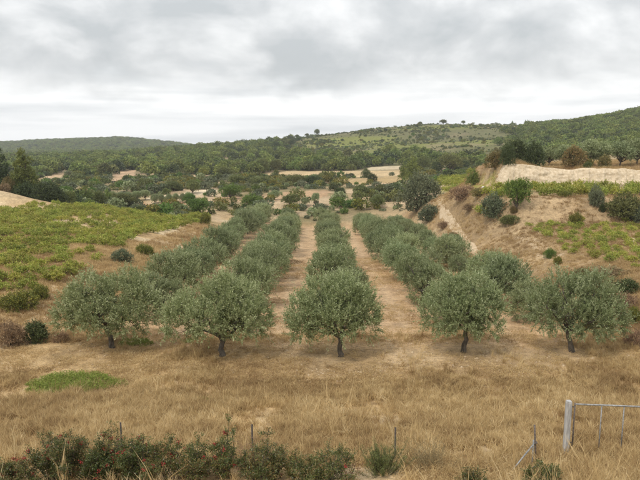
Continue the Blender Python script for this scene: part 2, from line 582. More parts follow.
MAT['grass'] = grass_mat('dry_grass', [(0.0, (0.22, 0.135, 0.062)), (0.28, (0.365, 0.245, 0.115)), (0.55, (0.51, 0.37, 0.18)), (0.8, (0.67, 0.51, 0.27)), (1.0, (0.73, 0.61, 0.38))])
MAT['weed'] = leaf_mat('green_weed', [(0.0, (0.12, 0.18, 0.028)), (1.0, (0.31, 0.38, 0.09))], 0.35, 0.6, 0.15)
MAT['chalk'] = plain_mat('chalk_bank', (0.42, 0.325, 0.21), (0.64, 0.53, 0.385), 2.6, 0.95, 0, 0.8, (1, 1, 1.3))
MAT['galv'] = plain_mat('weathered_steel', (0.16, 0.16, 0.155), (0.38, 0.38, 0.37), 14, 0.6, 0.25, 0.2)
MAT['rust_steel'] = plain_mat('dark_rusty_steel', (0.07, 0.055, 0.045), (0.20, 0.17, 0.15), 18, 0.75, 0.2, 0.3)
MAT['postwood'] = plain_mat('grey_weathered_post', (0.26, 0.255, 0.25), (0.52, 0.51, 0.49), 7, 0.9, 0, 0.5, (3, 3, 0.35))
MAT['stone'] = plain_mat('pale_limestone', (0.42, 0.39, 0.34), (0.70, 0.67, 0.60), 5, 0.9, 0, 0.5)
MAT['dirt'] = plain_mat('pale_dirt', (0.39, 0.285, 0.175), (0.57, 0.45, 0.30), 2.2, 0.95, 0, 0.5)


# ------------------------------------------------------------------ ground sheet
def build_ground():
    ys = list(np.arange(-14, 130, 0.5))
    while ys[-1] < 3200:
        ys.append(ys[-1] * 1.0135)
    ys = np.array(ys)
    s = np.linspace(-1, 1, 421)
    w = 42 + 0.78 * np.maximum(ys, 0)
    X = s[None] * w[:, None]
    Y = np.broadcast_to(ys[:, None], X.shape)
    Z = H(X, Y)
    nr, nc = X.shape
    x, y = X.ravel(), Y.ravel()
    g = lambda sc, o=0, k=4: fbm(x, y, sc, k, o)
    n6, n20, n60 = g(6, 2), g(20, 4), g(60, 8)

    def mixc(c, c2, m):
        return c + (np.asarray(c2) - c) * np.clip(m, 0, 1)[:, None]
    col = np.tile(np.array([0.40, 0.275, 0.14]), (len(x), 1))          # dry grass
    col = mixc(col, (0.52, 0.40, 0.25), ss(0.5, 0.7, n6))
    col = mixc(col, (0.29, 0.195, 0.10), ss(0.5, 0.3, n6) * 0.6)
    # grove floor: trodden pale soil in the lanes, straw under the trees
    gv = ss(31, 36, y) * ss(126, 120, y) * ss(-14, -11.5, x) * ss(17.5, 15, x)
    col = mixc(col, (0.41, 0.27, 0.15), gv)
    for i in range(4):
        xa, xb = ROWS[i] , ROWS[i + 1]
        c = (xa + xb) / 2
        for o in (-0.75, 0.75):
            col = mixc(col, (0.50, 0.355, 0.215), gv * 0.75 * np.exp(-((x - c - o) / 0.42) ** 2) * ss(0.28, 0.6, n6 + 0.15))
        col = mixc(col, (0.46, 0.32, 0.19), gv * 0.5 * np.exp(-((x - c) / 1.6) ** 2))
    # bare pale patch in front of the right-hand rows
    col = mixc(col, (0.51, 0.375, 0.225), 0.55 * np.exp(-(((x - 5.5) / 8.5) ** 2 + ((y - 31.5) / 2.6) ** 2)) * ss(0.3, 0.55, g(2.5, 5)))
    # right shelf and bank
    rb = ss(15, 20, x) * ss(44, 56, y) * ss(104, 98, y)
    col = mixc(col, (0.31, 0.215, 0.115), rb)
    col = mixc(col, (0.44, 0.325, 0.19), rb * ss(0.5, 0.68, g(9, 71)) * 0.8)
    bank = ss(19, 24, x) * ss(73.5, 75, y) * ss(82.5, 81, y)
    col = mixc(col, (0.34, 0.24, 0.135), bank * 0.8)
    scr = ss(15.5, 18, x - 0.02 * (y - 40)) * ss(33, 37, y) * ss(55, 50, y + 0.35 * (x - 20))
    col = mixc(col, (0.22, 0.135, 0.065), scr * 0.8)
    col = mixc(col, (0.24, 0.15, 0.08), ss(25.5, 27, x) * ss(CLIFF_Y + 1.0, CLIFF_Y + 2, y) * ss(112, 104, y))
    # mound on the left
    col = mixc(col, (0.50, 0.385, 0.235), np.exp(-(((x + 56) / 8) ** 2 + ((y - 103.5) / 5) ** 2)))
    # far country
    far = ss(104, 116, y) * (1 - ss(-0.17, -0.15, x / np.maximum(y, 1)) * ss(0.17, 0.15, x / np.maximum(y, 1)) * ss(130, 122, y))
    tt = x / np.maximum(y, 1)
    fc = np.tile(np.array([0.34, 0.25, 0.14]), (len(x), 1))
    fc = mixc(fc, (0.20, 0.16, 0.08), ss(0.46, 0.66, n20))
    fc = mixc(fc, (0.46, 0.34, 0.215), ss(0.46, 0.62, g(14, 15)) * 0.85)
    wood = ss(290, 340, y)
    fc = mixc(fc, (0.19, 0.155, 0.085), wood * 0.7)
    rh = wood * ss(-0.10, 0.0, tt) * ss(0.40, 0.30, tt)                 # open hill on the right
    fc = mixc(fc, (0.13, 0.125, 0.055), rh)
    fc = mixc(fc, (0.17, 0.18, 0.045), rh * ss(400, 450, y) * ss(0.38, 0.52, fbm(x * 0.35, y, 40, 3, 5)) * 0.85)
    fc = mixc(fc, (0.21, 0.165, 0.10), rh * ss(0.55, 0.7, g(30, 41)) * 0.6)
    col = mixc(col, fc, far)
    for pts, c, am in FIELD_POLYS:
        P = poly_world(pts)
        d = np.median(P[:, 1])
        msk = soft_inside(x, y, P, d * 0.012, d * 0.05)
        col = mixc(col, c, msk * am * (0.75 + 0.25 * ss(0.3, 0.6, n6)))
    idx = np.arange(nr * nc).reshape(nr, nc)
    Q = np.stack([idx[:-1, :-1], idx[:-1, 1:], idx[1:, 1:], idx[1:, :-1]], -1).reshape(-1, 4)
    me = make_mesh('ground', np.stack([x, y, Z.ravel()], 1), [Q], (MAT['ground'],), {'col': col}, True)
    o = link('ground', me)
    tag(o, 'dry tan earth and straw of the valley floor, terraces and hills', None, None, 'structure')


ROWS = [(px - 320) / F * 33.0 * 1.0 for px in (113, 222, 346, 469, 577)]
FIELD_POLYS = [
    ([(258, 174), (300, 171), (400, 170), (402, 176), (340, 178), (270, 178)], (0.46, 0.34, 0.19), 1.0),
    ([(330, 179), (402, 176), (405, 184), (340, 184)], (0.38, 0.27, 0.13), 0.9),
    ([(138, 203), (185, 202), (188, 208), (136, 209)], (0.40, 0.215, 0.115), 1.0),
    ([(147, 198), (170, 195), (214, 188), (216, 191), (180, 197), (150, 200)], (0.58, 0.47, 0.32), 1.0),
    ([(212, 198), (330, 190), (330, 195), (214, 206)], (0.40, 0.255, 0.15), 0.8),
    ([(432, 188), (440, 181), (466, 178), (478, 187)], (0.33, 0.28, 0.10), 0.9),
    ([(466, 188), (472, 184), (500, 183), (503, 188)], (0.26, 0.25, 0.055), 0.9),
    ([(516, 234), (540, 240), (572, 262), (556, 263), (530, 248)], (0.50, 0.385, 0.25), 0.7),
    ([(368, 167), (398, 166), (402, 169), (370, 170)], (0.56, 0.46, 0.31), 0.9),
    ([(107, 181), (118, 171), (136, 170), (140, 176), (120, 184)], (0.48, 0.32, 0.20), 0.8),
    ([(40, 178), (70, 170), (78, 173), (50, 182)], (0.48, 0.33, 0.20), 0.8),
]
build_ground()


# ------------------------------------------------------------------ dirt track up the right slope
def ribbon(name, pts, width, mat, lift=0.05, label=None, rg=None):
    P = np.array([hit(*p) for p in pts])
    t = np.linspace(0, len(P) - 1, len(P) * 14)
    i = np.clip(np.floor(t).astype(int), 0, len(P) - 2); f = (t - i)[:, None]
    g = lambda k: P[np.clip(i + k, 0, len(P) - 1)]
    C = _cr(g(-1), g(0), g(1), g(2), f)
    T = unit(np.gradient(C, axis=0)); S = np.stack([T[:, 1], -T[:, 0]], 1)
    wv = width * (0.75 + 0.5 * fbm(t, t * 0 + 3.3, 2.5, 3, 2))
    k = np.linspace(-1, 1, 7)
    off = k[None] * wv[:, None] / 2
    off = off * (0.6 + 0.8 * fbm(t[:, None] * 14 + 0 * off, np.sign(off) * 5 + 7, 2.0, 3, 6))
    G = C[:, None] + S[:, None] * off[..., None]
    Z = H(G[..., 0], G[..., 1]) + lift * (1 - np.abs(k) ** 4 * 1.6)[None]
    V = np.concatenate([G, Z[..., None]], -1).reshape(-1, 3)
    n = len(C)
    idx = np.arange(n * 7).reshape(n, 7)
    Q = np.stack([idx[:-1, :-1], idx[:-1, 1:], idx[1:, 1:], idx[1:, :-1]], -1).reshape(-1, 4)
    o = link(name, make_mesh(name, V, [Q], (mat,), None, True))
    tag(o, label, None, None, 'structure')


ribbon('dirt_track', [(480, 262), (474, 250), (464, 240), (455, 227), (446, 215), (441, 204), (437, 195)], 1.1, MAT['dirt'], 0.06,
       'pale dirt track climbing the slope right of the grove')
ribbon('dirt_path', [(640, 243), (626, 237), (612, 231), (600, 227)], 1.2, MAT['dirt'], 0.06,
       'pale dirt path across the far corner of the lower right vineyard')


# ------------------------------------------------------------------ chalk cliff
def build_cliff():
    xs = np.arange(25.2, 66, 0.16); vs_ = np.linspace(0, 1, 26)
    X, Vv = np.meshgrid(xs, vs_)
    base = H(xs, np.full(len(xs), CLIFF_Y - 1.2)) - 0.3
    top = H(xs, np.full(len(xs), CLIFF_Y + 1.6)) + 0.03
    lob = (fbm(xs, xs * 0 + 2, 6, 3, 2) - 0.5) * 1.6
    Z = base[None] + (top - base)[None] * Vv
    Yb = CLIFF_Y - 0.55 + lob[None] * 0.6 + 1.0 * Vv ** 2.2 + 0.0 * X
    Yb = Yb - 0.5 * (1 - Vv) ** 3                                        # talus
    Yb = Yb + (fbm(X * 0.8, Z * 2.2, 1.1, 4, 7) - 0.5) * 0.4 + (fbm(X * 2.6, Z * 0.9, 0.9, 4, 12) - 0.5) * 0.45
    Yb = Yb + (fbm(X * 1.3, Z * 0.22, 0.8, 3, 17) - 0.5) * 0.7
    Z[-4:-1] += ((fbm(X[-4:-1], Vv[-4:-1], 0.7, 3, 19) - 0.5) * 0.5)
    Yb[-1] = CLIFF_Y + 1.75
    Z[-1] = top
    Z[-2] = Z[-2] * 0.3 + top[None] * 0.7 + 0.06
    n, m = X.shape
    idx = np.arange(n * m).reshape(n, m)
    Q = np.stack([idx[:-1, :-1], idx[:-1, 1:], idx[1:, 1:], idx[1:, :-1]], -1).reshape(-1, 4)
    o = link('cliff', make_mesh('cliff', np.stack([X, Yb, Z], -1).reshape(-1, 3), [Q], (MAT['chalk'],), None, True))
    tag(o, 'pale eroded chalk bank above the terrace on the right', None, None, 'structure')


build_cliff()


# ------------------------------------------------------------------ scatter of uncountable stuff
def scatter(name, P, scl, rot, idx, meshes, label, extra=None):
    n = len(P)
    me = bpy.data.meshes.new(name + '_points')
    me.vertices.add(n); me.vertices.foreach_set('co', np.ascontiguousarray(P, np.float32).ravel())
    a = me.attributes.new('scl', 'FLOAT', 'POINT'); a.data.foreach_set('value', np.asarray(scl, np.float32))
    a = me.attributes.new('rot', 'FLOAT_VECTOR', 'POINT'); a.data.foreach_set('vector', np.ascontiguousarray(rot, np.float32).ravel())
    a = me.attributes.new('pick', 'INT', 'POINT'); a.data.foreach_set('value', np.asarray(idx, np.int32))
    if extra is not None:
        a = me.attributes.new('itint', 'FLOAT', 'POINT'); a.data.foreach_set('value', np.asarray(extra, np.float32))
    col = bpy.data.collections.new(name + '_kinds')
    for i, m in enumerate(meshes):
        col.objects.link(bpy.data.objects.new('%s_kind_%02d' % (name, i), m))
    ng = bpy.data.node_groups.new(name + '_scatter', 'GeometryNodeTree')
    ng.interface.new_socket('Geometry', in_out='INPUT', socket_type='NodeSocketGeometry')
    ng.interface.new_socket('Geometry', in_out='OUTPUT', socket_type='NodeSocketGeometry')
    n_, l_ = ng.nodes, ng.links
    gi, go = n_.new('NodeGroupInput'), n_.new('NodeGroupOutput')
    ip = n_.new('GeometryNodeInstanceOnPoints')
    ci = n_.new('GeometryNodeCollectionInfo')
    ci.inputs['Collection'].default_value = col
    ci.inputs['Separate Children'].default_value = True
    ci.inputs['Reset Children'].default_value = True
    def na(nm, t):
        q = n_.new('GeometryNodeInputNamedAttribute'); q.data_type = t
        q.inputs['Name'].default_value = nm
        return [s for s in q.outputs if s.enabled and s.name == 'Attribute'][0]
    l_.new(gi.outputs[0], ip.inputs['Points'])
    l_.new(ci.outputs[0], ip.inputs['Instance'])
    ip.inputs['Pick Instance'].default_value = True
    l_.new(na('pick', 'INT'), ip.inputs['Instance Index'])
    l_.new(na('rot', 'FLOAT_VECTOR'), ip.inputs['Rotation'])
    l_.new(na('scl', 'FLOAT'), ip.inputs['Scale'])
    l_.new(ip.outputs[0], go.inputs[0])
    o = link(name, me)
    md = o.modifiers.new('scatter', 'NODES'); md.node_group = ng
    tag(o, label, None, None, 'stuff')
    return o


def tuft(nb, h, w, spread, lean, rg, wide=0.0):
    """a grass tuft: tapering bent blades"""
    b = rg.normal(size=(nb, 2)) * spread
    hd = rg.random(nb) * 2 * np.pi
    ln = lean * (0.3 + rg.random(nb)); hh = h * (0.45 + 0.75 * rg.random(nb))
    dx = np.cos(hd) * ln * hh + 0.10 * hh; dy = np.sin(hd) * ln * hh
    sd = rg.random(nb) * np.pi
    sx, sy = np.cos(sd) * w / 2, np.sin(sd) * w / 2
    V = np.zeros((nb, 5, 3))
    for k, (t, ww) in enumerate(((0, 1.0), (0.55, 0.8))):
        cx, cy, cz = b[:, 0] + dx * t * t, b[:, 1] + dy * t * t, hh * t
        V[:, 2 * k] = np.stack([cx - sx * ww, cy - sy * ww, cz], 1)
        V[:, 2 * k + 1] = np.stack([cx + sx * ww, cy + sy * ww, cz], 1)
    V[:, 4] = np.stack([b[:, 0] + dx, b[:, 1] + dy, hh * (1 - 0.25 * ln)], 1)
    o = np.arange(nb)[:, None] * 5
    Q = o + np.array([[0, 1, 3, 2]]); T = o + np.array([[2, 3, 4]])
    return V.reshape(-1, 3), [Q, T], np.repeat(rg.random(nb), 5)


def build_grass():
    rg = np.random.default_rng(11)
    ms = []
    for h, w, sp, le, nb in ((0.36, 0.016, 0.07, 0.7, 22), (0.24, 0.016, 0.08, 1.0, 22), (0.50, 0.013, 0.06, 0.45, 18),
                             (0.15, 0.015, 0.12, 1.2, 24), (0.09, 0.015, 0.12, 1.4, 22), (0.95, 0.014, 0.06, 0.4, 9)):
        for _ in range(2):
            V, Fc, t = tuft(nb, h, w, sp, le, rg)
            ms.append(make_mesh('grass_tuft', V, Fc, (MAT['grass'],), {'tint': t}))
    # fore field
    def pts(n, y0, y1, ex):
        Y = np.sqrt(rg.random(n) * (y1 ** 2 - y0 ** 2) + y0 ** 2)
        X = (rg.random(n) * 2 - 1) * (0.56 * Y + ex)
        return X, Y
    X, Y = pts(52000, 13.5, 36, 2.0)
    hole = 0.8 * ss(0.38, 0.27, fbm(X, Y, 2.4, 3, 64))
    bare = hole + 0.15 * ss(28, 31, Y) + 0.8 * np.exp(-(((X - 5.5) / 8.5) ** 2 + ((Y - 31.5) / 2.4) ** 2)) + 0.45 * ss(31.5, 34, Y)
    keep = rg.random(len(X)) > np.clip(bare, 0, 0.93)
    X, Y = X[keep], Y[keep]
    n = fbm(X, Y, 3.0, 3, 2); n2 = fbm(X, Y, 7.0, 3, 14)
    tall = n * 0.6 + n2 * 0.4 + 0.14 * ss(29, 20, Y) - 0.12 * ss(27, 31, Y)
    pk = np.where(tall > 0.60, 0, np.where(tall > 0.47, 1, 3))
    pk = np.where((Y > 28.5) & (tall < 0.5), 4, pk); pk = np.where((Y > 28.5) & (pk < 3), 3, pk)
    r = rg.random(len(X))
    pk = np.where((r < 0.10) & (tall > 0.5), 2, pk); pk = np.where((r > 0.985 - 0.03 * ss(20, 17, Y)) & (Y < 27), 5, pk)
    pk = pk * 2 + rg.integers(0, 2, len(X))
    it = np.clip(0.52 + 0.85 * (fbm(X, Y, 3.5, 4, 27) - 0.5) + 0.45 * (fbm(X, Y, 0.7, 2, 31) - 0.5) + rg.normal(size=len(X)) * 0.23, 0, 1)
    A = (X, Y, pk, it, 0.8 + 0.5 * rg.random(len(X)))
    # sparser short straw through the grove and beside it
    X, Y = pts(52000, 34, 74, 0)
    k = np.abs((X - np.array(ROWS)[:, None])).min(0)
    lane = (X > ROWS[0] - 1.5) & (X < ROWS[-1] + 2)
    keep = np.where(lane, rg.random(len(X)) < (0.85 - 0.3 * ss(1.6, 2.6, k)) * ss(0.33, 0.55, fbm(X, Y, 2.6, 3, 3)), True)
    keep &= ~((X > 18) & (Y > 52)) | (rg.random(len(X)) < 0.35)
    X, Y = X[keep], Y[keep]
    lane = (X > ROWS[0] - 2.5) & (X < ROWS[-1] + 2.5)
    pk = np.where(lane, 4, np.where(rg.random(len(X)) < 0.55, 1, 3)) * 2 + rg.integers(0, 2, len(X))
    it = np.clip(0.40 + 1.3 * (fbm(X, Y, 5, 4, 27) - 0.5) + rg.normal(size=len(X)) * 0.12 - 0.12 * (X > 15), 0, 1)
    B = (X, Y, pk, it, 0.9 + 0.6 * rg.random(len(X)))
    # rough grass on the banks right and left of the grove
    X, Y = pts(30000, 60, 112, 4)
    keep = ((X > 15.5) & (rg.random(len(X)) < 0.2 + 0.8 * ss(0.4, 0.6, fbm(X, Y, 4, 3, 5)))) | ((X < -13) & (X > -21 + 0.0 * Y) & (Y < 105))
    keep &= ~((X > 24) & (Y > 82) & (Y < 88.9)) & ~((X > 20) & (Y > 56) & (Y < 74) & (rg.random(len(X)) < 0.75))
    X, Y = X[keep], Y[keep]
    it = np.clip(0.30 + 1.4 * (fbm(X, Y, 5, 4, 27) - 0.5) + rg.normal(size=len(X)) * 0.15, 0, 1)
    C = (X, Y, np.where(rg.random(len(X)) < 0.5, 1, 3) * 2, it, 1.3 + 0.9 * rg.random(len(X)))
    X, Y, pk, it, sc = (np.concatenate(q) for q in zip(A, B, C))
    ft = (Y < 17.4) & (X < 2.4) & (rg.random(len(X)) < 0.93)
    X, Y, pk, it, sc = (q[~ft] for q in (X, Y, pk, it, sc))
    P = np.stack([X, Y, H(X, Y) - 0.01], 1)
    fl = fbm(X, Y, 2.0, 2, 44) * 9.0
    tl = 0.12 + 0.30 * rg.random(len(X))
    rot = np.stack([np.cos(fl) * tl + rg.normal(size=len(X)) * 0.15, np.sin(fl) * tl + rg.normal(size=len(X)) * 0.15, rg.random(len(X)) * 6.28], 1)
    scatter('dry_grass', P, sc, rot, pk, ms, 'tall dry straw-coloured grass over the foreground field and grove floor', it)


build_grass()


# ------------------------------------------------------------------ trees and shrubs: mesh kinds
def limb_path(a, b, n, wob, rg):
    a, b = np.asarray(a, float), np.asarray(b, float)
    t = np.linspace(0, 1, n)[:, None]
    P = a + (b - a) * t
    P[1:-1] += rg.normal(size=(n - 2, 3)) * wob
    return P


def olive_kind(seed, lobes, lean=(0.0, 0.0), n_tw=560, per=17, th=1.05, L=0.115, W=0.04):
    """returns (trunk mesh, crown mesh); base at the origin"""
    rg = np.random.default_rng(seed)
    mb = MB()
    fork = np.array([lean[0], lean[1], th])
    P = limb_path((0, 0, -0.15), fork, 6, 0.035, rg)
    mb.tube(P, [0.20, 0.155, 0.13, 0.125, 0.12, 0.125], 9, jitter=0.12, rg=rg)
    for q in lobes:
        e = np.array(q[:3]) + np.array([0, 0, 0.1])
        Q = limb_path(fork - [0, 0, 0.08], e, 6, 0.07, rg)
        mb.tube(Q, np.linspace(0.085, 0.022, 6), 6, jitter=0.1, rg=rg)
        for _ in range(5):
            d = unit(rg.normal(size=3) + [0, 0, 0.3])
            mb.tube(limb_path(Q[rg.integers(2, 6)], e + d * np.array(q[3:]) * 0.85, 4, 0.05, rg), np.linspace(0.024, 0.007, 4), 4)
    tm = mb.mesh('olive_trunk', MAT['olive_bark'])
    V, Q, t = crown(lobes, n_tw, per, L, W, rg, upb=0.85, twl=0.5, shell=(0.42, 1.0), low=-0.75, spread=0.65, gap=0.34)
    cm = make_mesh('olive_crown', V, [Q], (MAT['olive'],), {'tint': t})
    return tm, cm


def rand_lobes(rg, n, R, zc, rr, flat=0.8):
    L = []
    for i in range(n):
        a = 2 * math.pi * (i + rg.random() * 0.6) / n
        d = R * (0.45 + 0.4 * rg.random())
        r = rr * (0.8 + 0.4 * rg.random())
        L.append((math.cos(a) * d, math.sin(a) * d, zc + rg.normal() * 0.38, r, r, r * 1.25 * flat * (0.9 + 0.3 * rg.random())))
    L.append((rg.normal() * 0.2, rg.normal() * 0.2, zc + 0.55, rr * 1.15, rr * 1.15, rr))
    return L


def bush_kind(name, mat, seed, R=1.0, h=1.3, n_tw=230, per=9, L=0.16, W=0.09, upb=0.5, nl=9, trunk=False, low=-0.8, twl=0.3, th=0.0):
    """round shrub about 2R wide and h high (base at origin)"""
    rg = np.random.default_rng(seed)
    lobes = []
    for i in range(nl):
        a = 2 * math.pi * (i + rg.random() * 1.4) / nl
        d = R * (0.25 + 0.5 * rg.random())
        r = R * (0.28 + 0.26 * rg.random())
        z = th + (h - th) * ((0.2 if th == 0 else 0.32) + 0.38 * rg.random())
        lobes.append((math.cos(a) * d, math.sin(a) * d, z, r, r, min((h - th) * 0.42, r * 1.15) * (0.85 + .3 * rg.random())))
    lobes.append((0, 0, th + (h - th) * 0.62, R * 0.5, R * 0.5, (h - th) * 0.38))
    V, Q, t = crown(lobes, n_tw, per, L, W, rg, upb, twl, (0.45, 1.0), low)
    V[:, 2] = np.maximum(V[:, 2], 0.01 + 0.02 * rg.random(len(V)))
    cm = make_mesh(name, V, [Q], (MAT[mat],), {'tint': t})
    mb = MB()
    top = max(th, 0.15 * h)
    mb.tube(limb_path((0, 0, -0.25), (0.05, 0.03, top), 4, 0.02 * h, rg), np.array([0.07, 0.055, 0.045, 0.04]) * (1 + h / 3) * 0.8, 6)
    for q in lobes:
        mb.tube(limb_path((0.05, 0.03, top * 0.9), q[:3], 4, 0.05, rg), np.linspace(0.035, 0.01, 4) * (1 + h / 3), 5)
    return mb.mesh(name + '_stem', MAT['wood']), cm


def pine_kind(seed, h=8.0, R=2.2, mat='pine', n_tw=900, per=9, L=0.3, W=0.10, bare=0.2):
    rg = np.random.default_rng(seed)
    lobes = []
    nz = 8
    for i in range(nz):
        f = i / (nz - 1)
        z = h * (bare + (0.93 - bare) * f)
        rr = R * (0.95 - 0.62 * f ** 1.6) * (0.85 + 0.3 * rg.random())
        k = 4 if f < 0.7 else 2
        for j in range(k):
            a = 2 * math.pi * (j + rg.random()) / k
            lobes.append((math.cos(a) * rr * 0.55, math.sin(a) * rr * 0.55, z + rg.normal() * 0.03 * h, rr * 0.52, rr * 0.52, h * 0.075))
    mb = MB()
    mb.tube(limb_path((0, 0, -0.3), (0.1, 0, h * 0.93), 7, 0.02 * h, rg), np.linspace(0.026 * h, 0.006 * h, 7), 7)
    for q in lobes:
        mb.tube(limb_path((0.05, 0, q[2] - 0.06 * h), q[:3], 3, 0.03, rg), [0.008 * h, 0.006 * h, 0.003 * h], 4)
    V, Q, t = crown(lobes, n_tw, per, L, W, rg, 0.45, 0.4, (0.4, 1.0), -0.6)
    return mb.mesh('pine_trunk', MAT['wood']), make_mesh('pine_crown', V, [Q], (MAT[mat],), {'tint': t})


def plant(name, kind, X, Y, scl, rot, label, cat, group=None, parts=('trunk', 'crown'), dz=0.0):
    """a tree or shrub: an Empty at its base with its stem and foliage"""
    r = bpy.data.objects.new(name, None)
    r.empty_display_size = 0.3
    r.location = (X, Y, float(H(X, Y)) + dz)
    r.rotation_euler = (0, 0, rot)
    r.scale = (scl,) * 3 if isinstance(scl, (int, float)) else scl
    COL.objects.link(r)
    tag(r, label, cat, group)
    for nm, me in zip(parts, kind):
        o = bpy.data.objects.new(nm, me); o.parent = r; COL.objects.link(o)
    return r


# ------------------------------------------------------------------ the olive grove
def grove():
    front = [   # lobes modelled on the five nearest trees
        olive_kind(101, [(-1.75, 0.2, 2.0, 1.0, 1.1, 0.95), (-0.95, -0.2, 2.75, 0.95, 1.2, 1.0), (0.85, 0.2, 2.85, 1.05, 1.2, 1.15), (1.6, -0.2, 2.15, 0.95, 1.1, 1.05), (-2.3, 0.1, 1.6, 0.65, 0.9, 0.6), (0.0, 1.1, 2.4, 1.1, 0.9, 0.9), (-0.3, -1.1, 1.9, 1.0, 0.8, 0.75), (1.2, -0.8, 1.6, 0.8, 0.8, 0.65)], (-0.3, 0.0), 2475, 19),
        olive_kind(102, [(-1.95, 0, 1.8, 0.85, 1.0, 1.0), (-1.6, 0.1, 2.5, 0.6, 0.8, 0.6), (0.1, 0.1, 3.0, 1.05, 1.2, 1.1), (0.95, 0, 2.6, 1.0, 1.1, 1.05), (1.6, 0, 1.85, 0.85, 1.0, 0.9), (-0.5, -0.9, 2.1, 1.0, 0.9, 0.9), (0.1, 1.2, 2.2, 1.2, 0.9, 1.0), (0.9, -0.8, 1.9, 0.95, 0.8, 0.8)], (-0.05, 0), 2400, 19),
        olive_kind(103, [(-2.0, 0.1, 2.1, 0.95, 1.1, 1.0), (-1.1, -0.2, 2.85, 1.05, 1.2, 1.05), (0.1, 0, 3.05, 1.05, 1.2, 1.05), (0.95, 0, 2.5, 0.95, 1.1, 1.05), (1.25, 0, 1.65, 0.75, 0.9, 0.75), (-1.2, 0.9, 2.0, 1.0, 0.9, 0.8), (-0.3, -1.0, 2.05, 1.1, 0.8, 0.9), (0.2, 1.1, 2.3, 1.1, 0.9, 0.9), (-2.1, -0.2, 1.5, 0.6, .8, .55)], (-0.06, 0), 2625, 19),
        olive_kind(104, [(-1.4, 0, 2.05, 0.95, 1.1, 1.0), (-0.6, 0, 2.85, 0.95, 1.1, 0.95), (0.5, 0.1, 2.95, 1.0, 1.2, 1.0), (1.3, 0.1, 2.15, 0.85, 1.1, 1.0), (-0.3, -1.0, 2.1, 1.0, 0.8, 0.9), (0.3, 1.1, 2.1, 1.1, 0.9, 0.9), (1.0, -0.6, 1.65, 0.75, 0.8, 0.65)], (0.12, 0), 2100, 19, 1.2),
        olive_kind(105, [(-1.6, 0, 2.2, 0.95, 1.1, 1.0), (-0.75, 0, 2.95, 0.9, 1.1, 1.0), (0.3, 0.2, 2.5, 0.85, 1.1, 0.95), (1.1, 0.2, 2.85, 0.85, 1.1, 1.05), (1.8, 0.1, 1.95, 0.85, 1.0, 1.05), (-0.9, -0.9, 1.95, 1.0, 0.8, 0.8), (0.6, -1.0, 1.8, 1.1, 0.8, 0.8), (0.2, 1.1, 2.1, 1.2, 0.9, 0.9), (2.2, 0, 1.5, 0.5, .7, .5)], (-0.35, 0), 2300, 19),
    ]
    rg = np.random.default_rng(55)
    kinds = [olive_kind(200 + i, rand_lobes(rg, 6 + i % 3, 1.85, 2.05, 0.98), (rg.normal() * 0.15, rg.normal() * 0.1), 1500, 15, 1.0, 0.14, 0.052) for i in range(7)]
    rows = ['leftmost row', 'second row from the left', 'middle row', 'second row from the right', 'rightmost row']
    ords = ['', 'second', 'third', 'fourth', 'fifth', 'sixth', 'seventh', 'eighth', 'ninth', 'tenth', 'eleventh', 'twelfth', 'thirteenth', 'fourteenth', 'fifteenth']
    flab = ['broad double-headed silvery olive tree leading the leftmost grove row, trunk leaning left',
            'round silvery olive tree with slim forked trunk leading the second row from the left',
            'wide domed olive tree with straight dark trunk leading the middle row',
            'round olive tree with short upright trunk leading the second row from the right',
            'large spreading olive tree with leaning trunk leading the rightmost row']
    fy = [33.2, 31.7, 31.7, 32.3, 32.4]
    fx = [-0.42, -0.2, -0.22, 0.0, 0.32]
    fs = [(1.07, 1.0, 1.07), (1.07, 1.0, 1.07), (0.98, 1.0, 1.07), (0.98, 1.0, 1.07), (0.98, 1.0, 1.09)]
    for i in range(5):
        for k in range(15):
            Y = fy[i] if k == 0 else fy[i] + 0.8 + 6.1 * k + rg.normal() * 0.5
            X = ROWS[i] * (fy[i] / 33.0 if k == 0 else 1) + (fx[i] if k == 0 else rg.normal() * 0.32)
            if k == 0:
                plant('olive_tree', front[i], X, Y, fs[i], 0.0, flab[i], 'olive tree', 'olive trees planted in five rows')
            else:
                if i == 0 and k == 1: X += 0.3
                sc = float(np.clip(0.90 + rg.normal() * 0.12, 0.66, 1.1))
                sc = (sc * (0.94 if i > 2 else 1), sc * (0.94 if i > 2 else 1), sc * (0.92 if i == 4 else 1.02))
                last = k == 14
                lab = ('farthest olive tree, ending the %s' % rows[i]) if last else \
                      ('olive tree, %s from the front in the %s' % (ords[k], rows[i]))
                plant('olive_tree', kinds[rg.integers(0, 7)], X, Y, sc, rg.random() * 6.28, lab, 'olive tree', 'olive trees planted in five rows')


grove()

# ------------------------------------------------------------------ kinds of shrubs and trees used below
K = {}
K['dark'] = [bush_kind('dark_bush', 'dark', 300 + i, 1.0, 1.5, 1000, 9, 0.085, 0.052) for i in range(2)]
K['mid'] = [bush_kind('green_bush', 'mid', 310 + i, 1.0, 1.5, 1000, 9, 0.085, 0.052) for i in range(2)]
K['bright'] = [bush_kind('bright_bush', 'bright', 320 + i, 1.0, 1.7, 1000, 9, 0.085, 0.052, 0.7) for i in range(2)]
K['grey'] = [bush_kind('grey_bush', 'grey', 330 + i, 1.0, 1.6, 1000, 9, 0.085, 0.052, 0.7) for i in range(2)]
K['rust'] = [bush_kind('rusty_bush', 'rust', 340 + i, 1.0, 1.6, 1000, 9, 0.085, 0.052, 0.5) for i in range(2)]
K['yellow'] = [bush_kind('yellow_bush', 'yellow', 350 + i, 1.0, 1.1, 1000, 9, 0.085, 0.052, 0.9) for i in range(2)]
K['dry'] = [bush_kind('dry_bush', 'drytwig', 360 + i, 1.0, 1.2, 360, 8, 0.2, 0.035, 0.8) for i in range(2)]
K['olive'] = [bush_kind('small_olive', 'olive', 370 + i, 1.0, 1.9, 1000, 9, 0.085, 0.052, 0.7, 6, True, -0.5, 0.3, 0.45) for i in range(2)]
